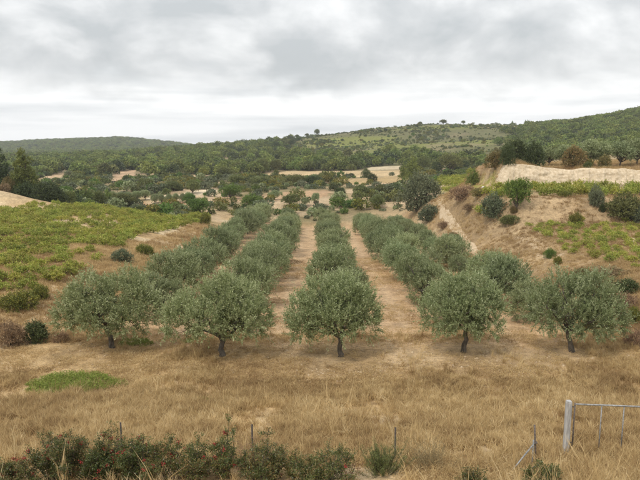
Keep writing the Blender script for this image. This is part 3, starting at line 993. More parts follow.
K['tree'] = [bush_kind('round_tree', 'mid', 380 + i, 1.0, 1.9, 1000, 9, 0.085, 0.052, 0.5, 7, True, -0.5, 0.3, 0.3) for i in range(2)]
K['btree'] = [bush_kind('light_tree', 'bright', 390 + i, 1.0, 2.0, 1000, 9, 0.085, 0.052, 0.6, 7, True, -0.5, 0.3, 0.3) for i in range(2)]
K['pine'] = [pine_kind(400 + i, 2.6, 1.0, 'pine', 500, 9, 0.16, 0.07, 0.16) for i in range(2)]
KH = dict(dark=1.5, mid=1.5, bright=1.7, grey=1.6, rust=1.6, yellow=1.1, dry=1.2, olive=1.9, tree=1.9, btree=2.0, pine=2.6)
KC = dict(dark='shrub', mid='shrub', bright='shrub', grey='shrub', rust='shrub', yellow='shrub', dry='shrub', olive='olive tree', tree='tree', btree='tree', pine='pine tree')
KN = dict(dark='shrub', mid='shrub', bright='shrub', grey='shrub', rust='dry_shrub', yellow='shrub', dry='dry_shrub', olive='small_olive_tree', tree='broadleaf_tree', btree='broadleaf_tree', pine='pine_tree')
_rg = np.random.default_rng(77)


def put(kind, px, py, w, h, label, near=None, group=None, kidx=None):
    """a shrub or tree whose foot is at photo pixel (px, py), w by h photo pixels"""
    X, Y = hit(px, py) if near is None else (ray(px, py)[0] * near, near)
    m = Y / F
    k = K[kind][_rg.integers(0, len(K[kind])) if kidx is None else kidx]
    sx = w * m / 2.05
    sz = h * m / (KH[kind] * 0.97)
    shrubby = KC[kind] == 'shrub'
    return plant(KN[kind], k, X, Y, (sx, sx, sz), float(_rg.random() * 6.28), label, KC[kind], group,
                 ('stem', 'foliage') if shrubby else ('trunk', 'crown'), -0.03)


# --- left: mound with the two tall pines
big = [pine_kind(410, 9.2, 2.5, 'pine', 1500, 10, 0.32, 0.13, 0.10), pine_kind(411, 9.6, 2.6, 'dark', 1500, 10, 0.32, 0.13, 0.12)]
X, Y = ray(26, 196)[0] * 112, 112
plant('pine_tree', big[0], X, Y, 0.97, 0.4, 'tall bushy green pine standing alone on the left mound', 'pine tree')
X = ray(0, 196)[0] * 114
plant('pine_tree', big[1], X, 114, 1.0, 1.4, 'dark pine cut off by the left edge of the picture', 'pine tree')
put('rust', 8, 186, 13, 20, 'bare pinkish brown bush between the two left pines', near=110)
put('dry', 3, 197, 16, 9, 'low dry brush at the foot of the left edge pine', near=108)
put('dark', 27, 198, 24, 16, 'dark bush at the foot of the lone left pine', near=110)
put('dark', 47, 206, 26, 18, 'large dark green bush spilling down beside the left mound', near=108)
put('dark', 60, 208, 20, 14, 'dark green bush right of the large one by the left mound', near=109)
put('mid', 68, 208, 16, 14, 'mid green bush behind the vineyard, beside the dark ones', near=112)
put('pine', 87, 210, 17, 18, 'green pine rising behind the left vineyard edge', near=125)
put('tree', 100, 210, 15, 16, 'round green tree behind the left vineyard edge', near=125)
put('pine', 78, 200, 10, 10, 'small pine in the scrub above the left vineyard')
put('btree', 66, 196, 11, 9, 'light green tree in the scrub above the left vineyard')
put('tree', 124, 210, 21, 14, 'broad dark green tree behind the vineyard, left of the orange field', near=128)
put('pine', 108, 209, 10, 17, 'slim pine behind the vineyard left of the broad tree', near=130)
put('btree', 198, 209, 23, 15, 'light green tree at the right corner of the left vineyard', near=125)
put('btree', 190, 204, 15, 13, 'light green tree behind the one at the vineyard corner', near=140)
put('tree', 193, 194, 15, 13, 'green tree beside the pale field path')
put('mid', 173, 210, 14, 7, 'low bush on the bank below the orange field', near=122)
put('mid', 152, 211, 16, 6, 'low bush on the bank left below the orange field', near=121)
put('yellow', 205, 224, 14, 10, 'brownish yellow shrub at the right tip of the left vineyard')
for i, (px, py) in enumerate([(113, 201), (121, 202), (129, 201.5), (137, 201), (145, 200)]):
    put('olive', px, py, 10.5, 9, 'small olive in the far line left of the orange field, %s from the left' % ['first', 'second', 'third', 'fourth', 'fifth'][i], group='far olive lines by the orange field')
for i, (px, py) in enumerate([(155, 204), (162, 204), (169, 203.5), (176, 203), (183, 203), (189, 202)]):
    put('olive', px, py, 9, 9, 'small olive along the top of the orange field, %s from the left' % ['first', 'second', 'third', 'fourth', 'fifth', 'sixth'][i], group='far olive lines by the orange field')
put('dark', 127, 184, 9, 8, 'single round dark bush on the brown clearing of the left hill')
put('tree', 173, 191, 20, 9, 'broad green tree just above the pale field path')
put('tree', 147, 189, 14, 10, 'green tree left above the pale field path')
# --- valley centre
put('btree', 231, 199, 21, 13, 'round bright green tree beyond the left rows of the grove')
put('bright', 252, 206, 23, 12, 'bright green spreading tree close behind the grove')
put('olive', 275, 200, 13, 9, 'small olive on the terrace behind the bright green tree')
put('tree', 290, 206, 17, 11, 'dark green tree behind the second grove row')
put('olive', 305, 206, 9, 8, 'small round olive behind the grove between two trees')
put('olive', 315, 204, 8, 10, 'small upright olive behind the middle grove row')
put('mid', 276, 178, 6, 8, 'lone small tree at the left end of the tan field')
put('mid', 262, 186, 26, 9, 'spreading green scrub below the left end of the tan field')
put('mid', 293, 184, 22, 9, 'green scrub clump below the middle of the tan field')
put('dark', 312, 184, 18, 8, 'dark scrub clump below the tan field')
put('mid', 237, 184, 18, 9, 'olive green scrub above the round bright green tree')
put('tree', 225, 180, 17, 12, 'dark tree at the edge of the left hill wood')
put('tree', 262, 173, 14, 13, 'dark tree standing forward of the wood by the tan field')
put('tree', 276, 172, 12, 11, 'dark tree at the wood edge above the lone small tree')
put('mid', 366, 178, 9, 9, 'left one of two dark bushes on the tan field')
put('dark', 372, 182, 9, 8, 'right one of two dark bushes on the tan field')
put('tree', 361, 197, 19, 11, 'green tree below the two bushes on the tan field')
put('dark', 340, 198, 14, 10, 'dark round bush behind the middle grove row')
put('mid', 381, 193, 13, 8, 'green bush left of the white stones')
put('tree', 377, 208, 16, 12, 'green tree just behind the right grove rows')
put('bright', 352, 207, 18, 8, 'light green bush close behind the middle grove row')
put('mid', 396, 201, 14, 9, 'green bush beneath the white stones')
put('pine', 412, 181, 14, 23, 'bright pine behind the large round bush right of centre')
put('pine', 404, 180, 10, 15, 'shorter pine left of the bright one behind the round bush')
put('tree', 424, 172, 14, 14, 'dark tree right of the bright pine')
put('tree', 450, 173, 20, 17, 'dark tree clump above the small far vineyard')
put('dark', 437, 173, 11, 10, 'dark bush left of the clump above the far vineyard')
put('pine', 473, 185, 13, 15, 'bright green pine at the right end of the far vineyard')
put('bright', 462, 177, 11, 7, 'light bush above the far vineyard')
# --- right slope and terrace
put('grey', 417, 211, 38, 35, 'largest round grey-green bush, right behind the grove')
put('grey', 428, 221, 25, 15, 'low oval grey-green bush on the slope below the largest one')
put('grey', 493, 217, 27, 23, 'round grey-green bush on the bank beside the track')
put('btree', 517, 211, 22, 30, 'bright green bushy tree on the bank edge below the cliff end')
put('mid', 509, 224, 20, 9, 'low green shrub at the foot of the bank')
put('dry', 461, 200, 24, 13, 'dry brown brush at the top of the dirt track')
put('rust', 478, 197, 14, 9, 'rusty brush right of the track top')
put('dry', 470, 210, 14, 6, 'low dry brush on the slope left of the grey-green bush')
put('dry', 444, 228, 12, 6, 'low grey dry brush beside the dirt track')
put('rust', 453, 240, 12, 8, 'small reddish dead shrub beside the lower track')
put('rust', 513, 213, 8, 7, 'small dark brown brush under the bright bushy tree')
put('grey', 595, 206, 16, 20, 'round grey-green bush at the edge of the vine terrace')
put('mid', 623, 217, 36, 23, 'widest green bush on the right bank')
put('dark', 602, 212, 6, 8, 'tiny dark bush left of the widest bank bush')
put('grey', 638, 222, 20, 14, 'grey-green bush at the right picture edge below the bank')
put('yellow', 576, 225, 14, 11, 'brownish green shrub at the foot of the bank')
put('yellow', 565, 197, 12, 6, 'yellow-green low bush on the vine terrace edge')
put('bright', 550, 258, 12, 10, 'small round green bush at the edge of the lower vineyard')
put('yellow', 558, 264, 9, 7, 'small brownish bush beside the small round green one')
put('dark', 516, 166, 24, 18, 'dark bush crowning the mound at the left end of the cliff', near=92.5)
put('dark', 506, 181, 15, 18, 'dark bush against the left foot of the cliff', near=89)
put('dark', 535, 170, 22, 21, 'dark round bush on the cliff top next to the mound', near=91)
put('rust', 495, 186, 18, 18, 'brown-green bush at the left foot of the mound', near=92)
for i, (px, near, w, h) in enumerate([(531, 99, 24, 20), (549, 100, 17, 17), (563, 99, 20, 18), (588, 98, 26, 24), (603, 99, 22, 23), (620, 98, 26, 23), (637, 98, 24, 24), (655, 98, 24, 22)]):
    put('olive', px, 160, w, h, 'large silvery olive above the cliff, %s from the left' % ['first', 'second', 'third', 'fourth', 'fifth', 'sixth', 'seventh', 'eighth'][i], near=near, group='olives lined up above the cliff')
put('rust', 574, 166, 24, 19, 'big rusty orange-green bush above the cliff', near=93)
put('yellow', 589, 163, 8, 8, 'small yellowish bush above the cliff', near=93)
put('rust', 605, 164, 12, 13, 'small orange bush above the cliff, right of the big one', near=93)
put('mid', 587, 172, 8, 6, 'green tuft hanging at the lip of the cliff', near=89.4)
# --- right lower scrub and left lower scrub
put('rust', 600, 287, 40, 12, 'reddish brown scrub behind the rightmost front olive')
put('dark', 628, 292, 24, 13, 'dark green shrub in the brown scrub by the right edge')
put('dry', 622, 306, 26, 12, 'dry brown brush below the dark shrub at right')
put('yellow', 634, 322, 16, 14, 'yellow-flowered shrub at the right edge beside the grove')
put('dry', 636, 345, 24, 14, 'dry grey brush at the right edge beside the front olive')
put('rust', 584, 276, 22, 8, 'low brown scrub under the lower right vineyard')
put('dry', 610, 275, 30, 8, 'low dry scrub under the right part of the lower vineyard')
put('yellow', 19, 309, 36, 17, 'yellow-topped shrub at the left edge beneath the vineyard')
put('yellow', 40, 299, 19, 13, 'small yellow-topped shrub right of the larger one')
put('dark', 36, 341, 30, 20, 'dark green shrub left of the first front olive')
put('dry', 62, 342, 16, 10, 'reddish dry brush under the first front olive')
put('yellow', 145, 255, 18, 10, 'yellow-brown shrub beside the leftmost grove row')
put('grey', 123, 262, 20, 13, 'grey-green shrub at the lower edge of the left vineyard')
put('dry', 12, 346, 30, 22, 'tall dry brush at the left edge below the vineyard')

# --- skyline trees on the right hill
for (px, w, h, kd, lab) in [(317, 5, 6, 'tree', 'tallest tree on the skyline left of the hilltop'), (307, 4, 3.5, 'tree', 'small skyline tree left of the tallest one'),
                            (297, 4.5, 4, 'tree', 'round skyline tree on the left shoulder of the hill'), (290, 5, 4, 'tree', 'low skyline tree farthest left on the hill shoulder'),
                            (420, 4, 3, 'tree', 'lone skyline tree on top of the open hill'), (443, 7, 4.5, 'tree', 'skyline tree clump right of the lone hilltop tree'),
                            (463, 4, 3.5, 'tree', 'skyline tree between the clump and the wood'), (512, 2.2, 4, 'pine', 'slender pine on the skyline of the right wood'),
                            (525, 2.4, 5, 'pine', 'taller slender pine on the skyline of the right wood')]:
    Ys = np.linspace(300, 800, 500); dx = ray(px, 130)[0]
    el = (H(dx * Ys, Ys) - CAMZ) / Ys
    Yc = float(Ys[np.argmax(el)])
    m = Yc / F; k = K[kd][0]
    plant(KN[kd], k, float(dx * Yc), Yc, (w * m / 2.05, w * m / 2.05, h * m / KH[kd]), 1.0, lab, KC[kd], 'trees on the skyline')


# ------------------------------------------------------------------ stones
def stone_mesh(seed):
    rg = np.random.default_rng(seed)
    import bmesh
    bm = bmesh.new(); bmesh.ops.create_icosphere(bm, subdivisions=2, radius=1)
    for v in bm.verts:
        v.co = v.co * (0.8 + 0.35 * rg.random()); v.co.z *= 0.6
    me = bpy.data.meshes.new('stone'); bm.to_mesh(me); bm.free(); me.materials.append(MAT['stone'])
    return me


sm = [stone_mesh(i) for i in range(3)]
for i, (px, py, w, lab) in enumerate([(396, 190, 7, 'white stone lying left of another beyond the grove'), (403, 189, 8, 'larger white stone lying right beyond the grove'),
                                      (484, 188, 5, 'pale boulder by the left foot of the cliff'), (488, 189, 4, 'small pale boulder beside the larger one by the cliff')]):
    X, Y = hit(px, py); r = w * Y / F / 2
    tag(link('stone', sm[i % 3], None, (X, Y, float(H(X, Y)) + r * 0.2), i * 1.3, r), lab, 'stone', 'pale stones')


def clods():
    rg = np.random.default_rng(91)
    n = 9000
    Y = 28 + 50 * rg.random(n) ** 1.4; X = (rg.random(n) * 2 - 1) * 0.56 * Y
    k = (X > -14) & (X < 17) & (fbm(X, Y, 2.0, 3, 8) > 0.47)
    X, Y = X[k], Y[k]
    P = np.stack([X, Y, H(X, Y)], 1)
    sc = 0.025 + 0.06 * rg.random(len(X)) ** 3
    cm = []
    for i in range(3):
        m = sm[i].copy(); m.materials.clear(); m.materials.append(MAT['dirt']); cm.append(m)   # same pale earth as the track
    scatter('soil_clods', P, sc, rg.random((len(X), 3)) * 3, rg.integers(0, 3, len(X)), cm, 'small clods and stones strewn over the grove floor')


clods()


# ------------------------------------------------------------------ vineyards
def vine_kind(seed):
    rg = np.random.default_rng(seed)
    lobes = [(rg.normal() * 0.25, rg.normal() * 0.25, 0.36 + 0.08 * rg.normal(), 0.38, 0.38, 0.22) for _ in range(5)]
    V, Q, t = crown(lobes, 120, 6, 0.12, 0.11, rg, 0.3, 0.32, (0.4, 1.0), -0.5)
    V[:, 2] = np.maximum(V[:, 2], 0.02)
    mb = MB(); mb.tube(limb_path((0, 0, -0.1), (0.03, 0, 0.5), 4, 0.03, rg), [0.05, 0.04, 0.04, 0.03], 5)
    Vs = np.vstack([V] + mb.V); t = np.r_[t, np.zeros(mb.n)]
    faces = [Q] + [f + len(V) for f in mb.F]
    mi = np.r_[np.zeros(len(Q)), np.ones(sum(len(f) for f in mb.F))]
    return make_mesh('grape_vine', Vs, faces, (MAT['vine'], MAT['wood']), {'tint': t}, False, mi)


VK = [vine_kind(500 + i) for i in range(6)]


def vineyard(poly, du, dv, ang, jit, keepf, szf, label, group, cap, stuff_label, seed, ybeg=None):
    rg = np.random.default_rng(seed)
    P = poly_world(poly)
    c, s_ = math.cos(ang), math.sin(ang)
    R_ = np.array([[c, -s_], [s_, c]])
    lo = (P @ R_).min(0); hi = (P @ R_).max(0)
    U, Vv = np.meshgrid(np.arange(lo[0], hi[0], du), np.arange(lo[1], hi[1], dv))
    G = np.stack([U.ravel(), Vv.ravel()], 1) + rg.normal(size=(U.size, 2)) * jit
    G = G @ R_.T
    ok = soft_inside(G[:, 0], G[:, 1], P, 0.8, 6)
    G = G[ok]
    G = G[rg.random(len(G)) < keepf(G[:, 0], G[:, 1])]
    G = G[np.argsort(G[:, 1])]
    z = H(G[:, 0], G[:, 1])
    sc = szf(G[:, 0], G[:, 1]) * (0.75 + 0.5 * rg.random(len(G)))
    for i in range(min(cap, len(G))):
        o = link('grape_vine', VK[rg.integers(0, 6)], None, (G[i, 0], G[i, 1], z[i]), rg.random() * 6.28, float(sc[i]))
        tag(o, label, 'grapevine', group)
    if len(G) > cap:
        n = len(G) - cap
        rot = np.zeros((n, 3)); rot[:, 2] = rg.random(n) * 6.28
        scatter('vineyard_foliage', np.c_[G[cap:], z[cap:]], sc[cap:], rot, rg.integers(0, 6, n), VK, stuff_label)
    return len(G)


print('vines L', vineyard([(-60, 302), (0, 300), (28, 293), (62, 281), (100, 262), (128, 241), (165, 232), (200, 223), (208, 215), (160, 212.5), (0, 209.5), (-60, 209.5)],
         1.0, 2.15, math.radians(28), 0.14, lambda x, y: 0.5 + 0.48 * ss(0.36, 0.54, fbm(x, y, 4.0, 3, 19)), lambda x, y: 0.82 + 0 * x,
         'bushy green grapevine in the vineyard left of the olive grove', 'vines of the left vineyard', 110, 'far green vines of the left vineyard', 21))
print('vines R', vineyard([(527, 226), (548, 222), (640, 222), (690, 222), (690, 262), (640, 268), (606, 264), (585, 262), (560, 247)],
         1.25, 1.7, math.radians(-20), 0.22, lambda x, y: 0.6 + 0.4 * ss(0.4, 0.55, fbm(x, y, 4, 3, 29)), lambda x, y: 0.6 + 0 * x,
         'small green grapevine in the sparse vineyard below the right bank', 'vines of the lower right vineyard', 300, 'far vines of the lower right vineyard', 22))
tv = np.random.default_rng(23)
ORD = 'x first second third fourth fifth sixth seventh eighth ninth tenth eleventh twelfth thirteenth fourteenth fifteenth sixteenth seventeenth eighteenth'.split()
for r_ in range(3):
    k = 0
    for px in np.arange(478 + r_ * 5, 668, 11.5):
        Y = 82.6 + r_ * 1.7 + tv.normal() * 0.15
        X = float(ray(px + tv.normal() * 1.2, 190)[0] * Y)
        if tv.random() < 0.1 or X < 21.5: continue
        o = link('grape_vine', VK[tv.integers(0, 6)], None, (X, Y, float(H(X, Y))), tv.random() * 6.28, (1.15, 1.15, 1.35))
        k += 1
        tag(o, 'leafy grapevine, %s from the left in the %s row below the cliff' % (ORD[k], ['front', 'middle', 'rear'][r_]), 'grapevine', 'vines of the upper right terrace')
print('vines far', vineyard([(431, 188.5), (438, 180), (466, 177), (476, 187.5)], 2.2, 3.0, 0.2, 0.2, lambda x, y: 0.9 + 0 * x, lambda x, y: 1.2 + 0 * x,
         'tiny yellow-green vine in the small far vineyard right of centre', 'vines of the small far vineyard', 0, 'remaining vines of the small far vineyard', 24))


# ------------------------------------------------------------------ wooded hills and maquis (uncountable)
def wood_kind(seed, mat, n=150, tall=1.3, cs=0.34):
    rg = np.random.default_rng(seed)
    lobes = [(rg.normal() * 0.3, rg.normal() * 0.3, tall * (0.35 + 0.4 * rg.random()), 0.52, 0.52, 0.4) for _ in range(5)]
    V, Q, t = crown(lobes, n, 3, cs, cs * 0.75, rg, 0.2, 0.2, (0.5, 1.0), -0.5, 1.2)
    V[:, 2] = np.maximum(V[:, 2], 0.0)
    return make_mesh('wood_tree', V, [Q], (MAT[mat],), {'tint': t})


WK = [wood_kind(600 + i, m, 230, h, 0.20) for i, (m, h) in enumerate([('pine', 1.4), ('pine', 1.7), ('mid', 1.2), ('pine', 1.5), ('dark', 1.3), ('pine', 1.3)])]
SK = [wood_kind(620 + i, m, 230, 0.95, 0.17) for i, m in enumerate(['mid', 'dark', 'grey', 'yellow', 'mid', 'grey', 'bright', 'olive'])]


_ta = np.linspace(-0.9, 0.9, 721); _ya = np.exp(np.linspace(math.log(60), math.log(3000), 500))
_el = (H(_ta[:, None] * _ya[None], np.broadcast_to(_ya, (721, 500))) - CAMZ) / _ya[None]
_mx = np.maximum.accumulate(_el, axis=1)


def visible(X, Y, hgt):
    i = np.clip(((X / Y + 0.9) / 1.8 * 720).round().astype(int), 0, 720)
    j = np.clip(np.searchsorted(_ya, Y) - 2, 0, 499)
    return (H(X, Y) + hgt - CAMZ) / Y > _mx[i, j] - 0.0005


def cand(n, y0, y1, t0, t1, rg):
    Y = np.sqrt(rg.random(n) * (y1 ** 2 - y0 ** 2) + y0 ** 2)
    return (t0 + (t1 - t0) * rg.random(n)) * Y, Y


FP = [poly_world(p[0]) for p in FIELD_POLYS]


def in_field(X, Y):
    r = np.zeros(len(X), bool)
    for p in FP: r |= inside(X, Y, p)
    return r


def woods():
    rg = np.random.default_rng(31)
    out = []
    def go(n, y0, y1, t0, t1, dens, size, hv, kinds, name, label):
        X, Y = cand(n, y0, y1, t0, t1, rg)
        k = rg.random(n) < dens(X, Y)
        X, Y = X[k], Y[k]
        k = visible(X, Y, hv) & ~in_field(X, Y)
        X, Y = X[k], Y[k]
        sc = size(X, Y) * (0.65 + 0.75 * rg.random(len(X)))
        rot = np.zeros((len(X), 3)); rot[:, 2] = rg.random(len(X)) * 6.28
        scatter(name, np.c_[X, Y, H(X, Y) - 0.1], sc, rot, rg.integers(0, len(kinds), len(X)), kinds, label)
        print(name, len(X))
    T = lambda X, Y: X / Y
    # middle hill: wood from the valley to its crest, thinning out to the right
    go(19000, 285, 780, -0.75, 0.26, lambda X, Y: (0.15 + 0.75 * ss(0.38, 0.56, fbm(X, Y, 45, 4, 51))) * (1 - 1.0 * ss(-0.10, -0.03, T(X, Y)) * ss(370, 410, Y - 60 * ss(0.06, -0.06, T(X, Y)) + 50 * ss(0.14, 0.22, T(X, Y)))) * (0.6 + 0.4 * ss(285, 340, Y)),
       lambda X, Y: 2.6 + 1.0 * rg.random(len(X)) ** 2, 5, WK, 'middle_hill_wood', 'green pine wood covering the middle hill')
    go(9000, 250, 620, 0.26, 0.85, lambda X, Y: ss(0.27, 0.36, T(X, Y) - 0.03 * ss(500, 580, Y) + 0.09 * (fbm(X, Y, 50, 3, 91) - 0.5)) * (0.75 + 0.25 * ss(0.35, 0.5, fbm(X, Y, 30, 3, 61))),
       lambda X, Y: 2.9 + 0 * X, 5, WK, 'right_hill_wood', 'green pine wood covering the right hill')
    go(16000, 850, 1750, -0.75, -0.05, lambda X, Y: 0.9 + 0 * X, lambda X, Y: 4.6 + 0 * X, 8, WK, 'far_ridge_wood', 'dense blue-green wood on the farthest ridge at left')
    # open hill at right: low scrub
    go(17000, 330, 720, -0.12, 0.42, lambda X, Y: (0.06 + 0.9 * ss(0.47, 0.62, fbm(X, Y, 24, 4, 71))) * ss(0.45, 0.3, T(X, Y)), lambda X, Y: 0.5 + 1.1 * rg.random(len(X)) ** 4, 2, SK, 'hillside_scrub', 'low scrub dotted over the open hill at right')
    # valley maquis
    go(6500, 112, 300, -0.62, 0.26, lambda X, Y: (0.14 + 0.6 * ss(0.45, 0.61, fbm(X, Y, 22, 3, 81)) + 0.10 * ss(-0.18, -0.26, T(X, Y))) * (1 - ss(-0.2, -0.17, T(X, Y)) * ss(0.2, 0.17, T(X, Y)) * ss(132, 126, Y)), lambda X, Y: 0.7 + 1.3 * rg.random(len(X)) ** 2, 3, SK, 'valley_scrub', 'mixed green scrub among the valley terraces')


woods()


# ------------------------------------------------------------------ foreground: mastic shrubs with red berries
def mastic(seed, shoots, base_z):
    """shoots: (x, y, z) tips relative to the foot; returns branch, foliage and berry meshes"""
    rg = np.random.default_rng(seed)
    br, be = MB(), MB()
    LV, LQ, LT, n = [], [], [], 0
    import bmesh
    bm = bmesh.new(); bmesh.ops.create_icosphere(bm, subdivisions=1, radius=1.0)
    bv = np.array([v.co[:] for v in bm.verts]); bf = np.array([[v.index for v in f.verts] for f in bm.faces]); bm.free()
    for (x, y, z, full, red) in shoots:
        root = np.array([x * 0.35, y * 0.35, base_z - 0.2])
        tip = np.array([x, y, z])
        P = limb_path(root, tip, 7, 0.035, rg)
        br.tube(P, np.linspace(0.016, 0.004, 7), 5)
        ends = []
        for k in range(int(5 + 7 * full)):
            f = 0.35 + 0.62 * rg.random()
            i = f * 6; a = int(i); q = P[a] + (P[min(a + 1, 6)] - P[a]) * (i - a)
            e = q + unit(rg.normal(size=3) * [1, 1, 0.5] + [0, 0, 0.55]) * (0.13 + 0.16 * rg.random())
            br.tube(limb_path(q, e, 3, 0.012, rg), [0.006, 0.004, 0.003], 4)
            ends.append((q, e))
        ends.append((P[5], tip))
        tone = rg.random() * 0.5 - 0.25
        for q, e in ends:
            m = 24
            t = rg.random(m)[:, None] ** 0.7
            C = q + (e - q) * t * 1.1 + rg.normal(size=(m, 3)) * 0.035
            A = unit(unit(e - q) * 0.5 + unit(rg.normal(size=(m, 3))))
            V, Q, tt = leaves(C, A, 0.05 + 0.025 * rg.random(m), 0.022 + 0.008 * rg.random(m), rg,
                              np.clip(0.5 + tone + rg.normal(size=m) * 0.22, 0, 1))
            LV.append(V); LQ.append(Q + n); LT.append(tt); n += len(V)
            if rg.random() < red:
                for _ in range(16):
                    c = e + rg.normal(size=3) * [0.032, 0.032, 0.028]
                    be.add(bv * (0.011 + 0.006 * rg.random()) + c, bf)
    parts = [('branches', br.mesh('branches', MAT['wood'])), ('foliage', make_mesh('foliage', np.vstack(LV), [np.vstack(LQ)], (MAT['lentisk'],), {'tint': np.concatenate(LT)}))]
    if be.n:
        parts.append(('berries', be.mesh('berries', MAT['berry'])))
    return parts


def place_mastic(seed, Y, px_foot, tips, label, fill=12, red=0.2, hfill=0.8, wfill=0.7):
    """tips: photo pixels the highest sprays reach; the rest of the bush is filled in below them"""
    rg = np.random.default_rng(seed)
    Y = Y - 0.85; fill = int(fill * 1.7); hfill *= 1.45; red *= 0.36; wfill *= 1.35
    X = float(ray(px_foot, 470)[0] * Y); z0 = float(H(X, Y))
    sh = []
    for (px, py) in tips:
        yy = Y + rg.normal() * 0.15
        dx, dz = ray(px, py)
        sh.append((dx * yy - X, yy - Y, CAMZ + dz * yy - z0, 1.0, red * 1.6))
    for _ in range(fill):
        a = rg.random() * 6.28; r = wfill * math.sqrt(rg.random())
        sh.append((math.cos(a) * r, math.sin(a) * r * 0.8, hfill * (0.55 + 0.55 * rg.random()) * (1 - 0.3 * (r / wfill) ** 2), 1.0, red * 0.6))
    o = bpy.data.objects.new('mastic_shrub', None); o.empty_display_size = 0.3
    o.location = (X, Y, z0); COL.objects.link(o)
    tag(o, label, 'shrub', 'berry shrubs along the bottom fence')
    for nm, me in mastic(seed + 1, sh, 0.0):
        c = bpy.data.objects.new(nm, me); c.parent = o; COL.objects.link(c)


place_mastic(701, 16.6, 14, [(8, 462), (24, 458)], 'low berry shrub in the bottom left corner', 12, 0.12, 0.45, 0.7)
place_mastic(702, 17.0, 62, [(49, 434), (27, 446), (80, 438), (64, 442), (72, 436)], 'broad dark berry shrub, second along the bottom left, red tips', 20, 0.16, 0.85, 0.95)
place_mastic(703, 17.2, 106, [(99, 434), (110, 421), (118, 430), (104, 432), (122, 438)], 'tall berry shrub topped by a red sprig before a thin post', 15, 0.2, 0.8, 0.55)
place_mastic(704, 17.0, 143, [(143, 434), (132, 438), (150, 444), (137, 443)], 'berry shrub right of the tall sprigged one', 14, 0.2, 0.8, 0.6)
place_mastic(705, 17.1, 184, [(170, 437), (178, 442), (199, 436), (190, 447), (206, 444)], 'loose open berry shrub left of the tall thin sprig', 12, 0.14, 0.75, 0.7)
place_mastic(706, 17.2, 224, [(227, 414), (234, 428), (222, 440)], 'thin berry shrub with one tall sprig standing above the grass', 7, 0.2, 0.7, 0.4)
place_mastic(707, 17.0, 264, [(269, 428), (262, 444), (279, 448), (285, 452)], 'dark berry shrub with a small raised sprig right of centre post', 12, 0.06, 0.65, 0.6)
place_mastic(708, 16.7, 318, [(310, 458), (322, 452), (338, 448), (345, 452)], 'dark leafy shrub at bottom centre beside the feathery one', 15, 0.03, 0.6, 0.85)
place_mastic(709, 16.4, 540, [(540, 472), (551, 470), (532, 474)], 'small green shrub at the foot of the braced stake', 8, 0.0, 0.3, 0.5)
place_mastic(710, 16.5, 470, [(468, 470), (478, 468)], 'small low green sprig at the bottom right of centre', 4, 0.0, 0.25, 0.3)


def feathery(px, py_top, Y, w, label, seed, mat='mid'):
    """soft feathery green weed bush"""
    rg = np.random.default_rng(seed)
    X = float(ray(px, 475)[0] * Y); z0 = float(H(X, Y))
    h = CAMZ + float(ray(px, py_top)[1]) * Y - z0
    n = 70
    tips = np.c_[rg.normal(size=(n, 2)) * w * 0.3, h * (0.5 + 0.5 * rg.random(n))]
    br = MB(); C, A = [], []
    for t in tips:
        P = limb_path((t[0] * 0.25, t[1] * 0.25, -0.1), t, 5, 0.02, rg)
        br.tube(P, np.linspace(0.008, 0.002, 5), 4)
        f = 0.2 + 0.8 * rg.random(110)
        q = np.stack([np.interp(f, np.linspace(0, 1, 5), P[:, k]) for k in range(3)], 1)
        C.append(q + rg.normal(size=q.shape) * 0.02); A.append(unit(rg.normal(size=q.shape) + [0, 0, 0.9]))
    V, Q, t = leaves(np.vstack(C), np.vstack(A), 0.075, 0.010, rg, rg.random(n * 110))
    o = bpy.data.objects.new('feathery_shrub', None); o.location = (X, Y, z0); o.empty_display_size = 0.3; COL.objects.link(o)
    tag(o, label, 'shrub')
    for nm, me in (('stems', br.mesh('stems', MAT['wood'])), ('foliage', make_mesh('foliage', V, [Q], (MAT[mat],), {'tint': t}))):
        c = bpy.data.objects.new(nm, me); c.parent = o; COL.objects.link(c)


feathery(383, 447, 16.8, 1.5, 'feathery light green shrub at the bottom beside a thin post', 721, 'mid')
feathery(302, 462, 16.4, 1.0, 'low feathery green shrub at the bottom left of centre', 722, 'mid')


def twig_bush(px, py_top, Y, w, label, seed, n=55):
    rg = np.random.default_rng(seed)
    X = float(ray(px, 475)[0] * Y); z0 = float(H(X, Y))
    h = CAMZ + float(ray(px, py_top)[1]) * Y - z0
    mb = MB()
    for _ in range(n):
        t = np.array([rg.normal() * w * 0.32, rg.normal() * w * 0.3, h * (0.45 + 0.6 * rg.random())])
        P = limb_path((t[0] * 0.2, t[1] * 0.2, -0.1), t, 6, 0.035, rg)
        mb.tube(P, np.linspace(0.008, 0.003, 6), 4)
        for _ in range(7):
            q = P[rg.integers(2, 6)]
            mb.tube(limb_path(q, q + unit(rg.normal(size=3) + [0, 0, 0.6]) * (0.1 + 0.2 * rg.random()), 3, 0.015, rg), [0.004, 0.003, 0.002], 3)
    o = link('twig_bush', mb.mesh('twig_bush', MAT['drytwig'], True, {'tint': rg.random(mb.n)}), None, (X, Y, z0))
    tag(o, label, 'shrub')


twig_bush(252, 446, 16.9, 1.3, 'leafless grey twiggy bush between the berry shrubs', 731, 70)
twig_bush(205, 452, 16.7, 1.0, 'leafless brown twiggy bush under the loose berry shrub', 732, 45)
twig_bush(430, 446, 17.2, 1.6, 'brown dead brush right of the feathery shrub', 733, 60)
twig_bush(345, 458, 16.3, 0.9, 'pale dead stalks before the dark shrub at bottom centre', 734, 24)


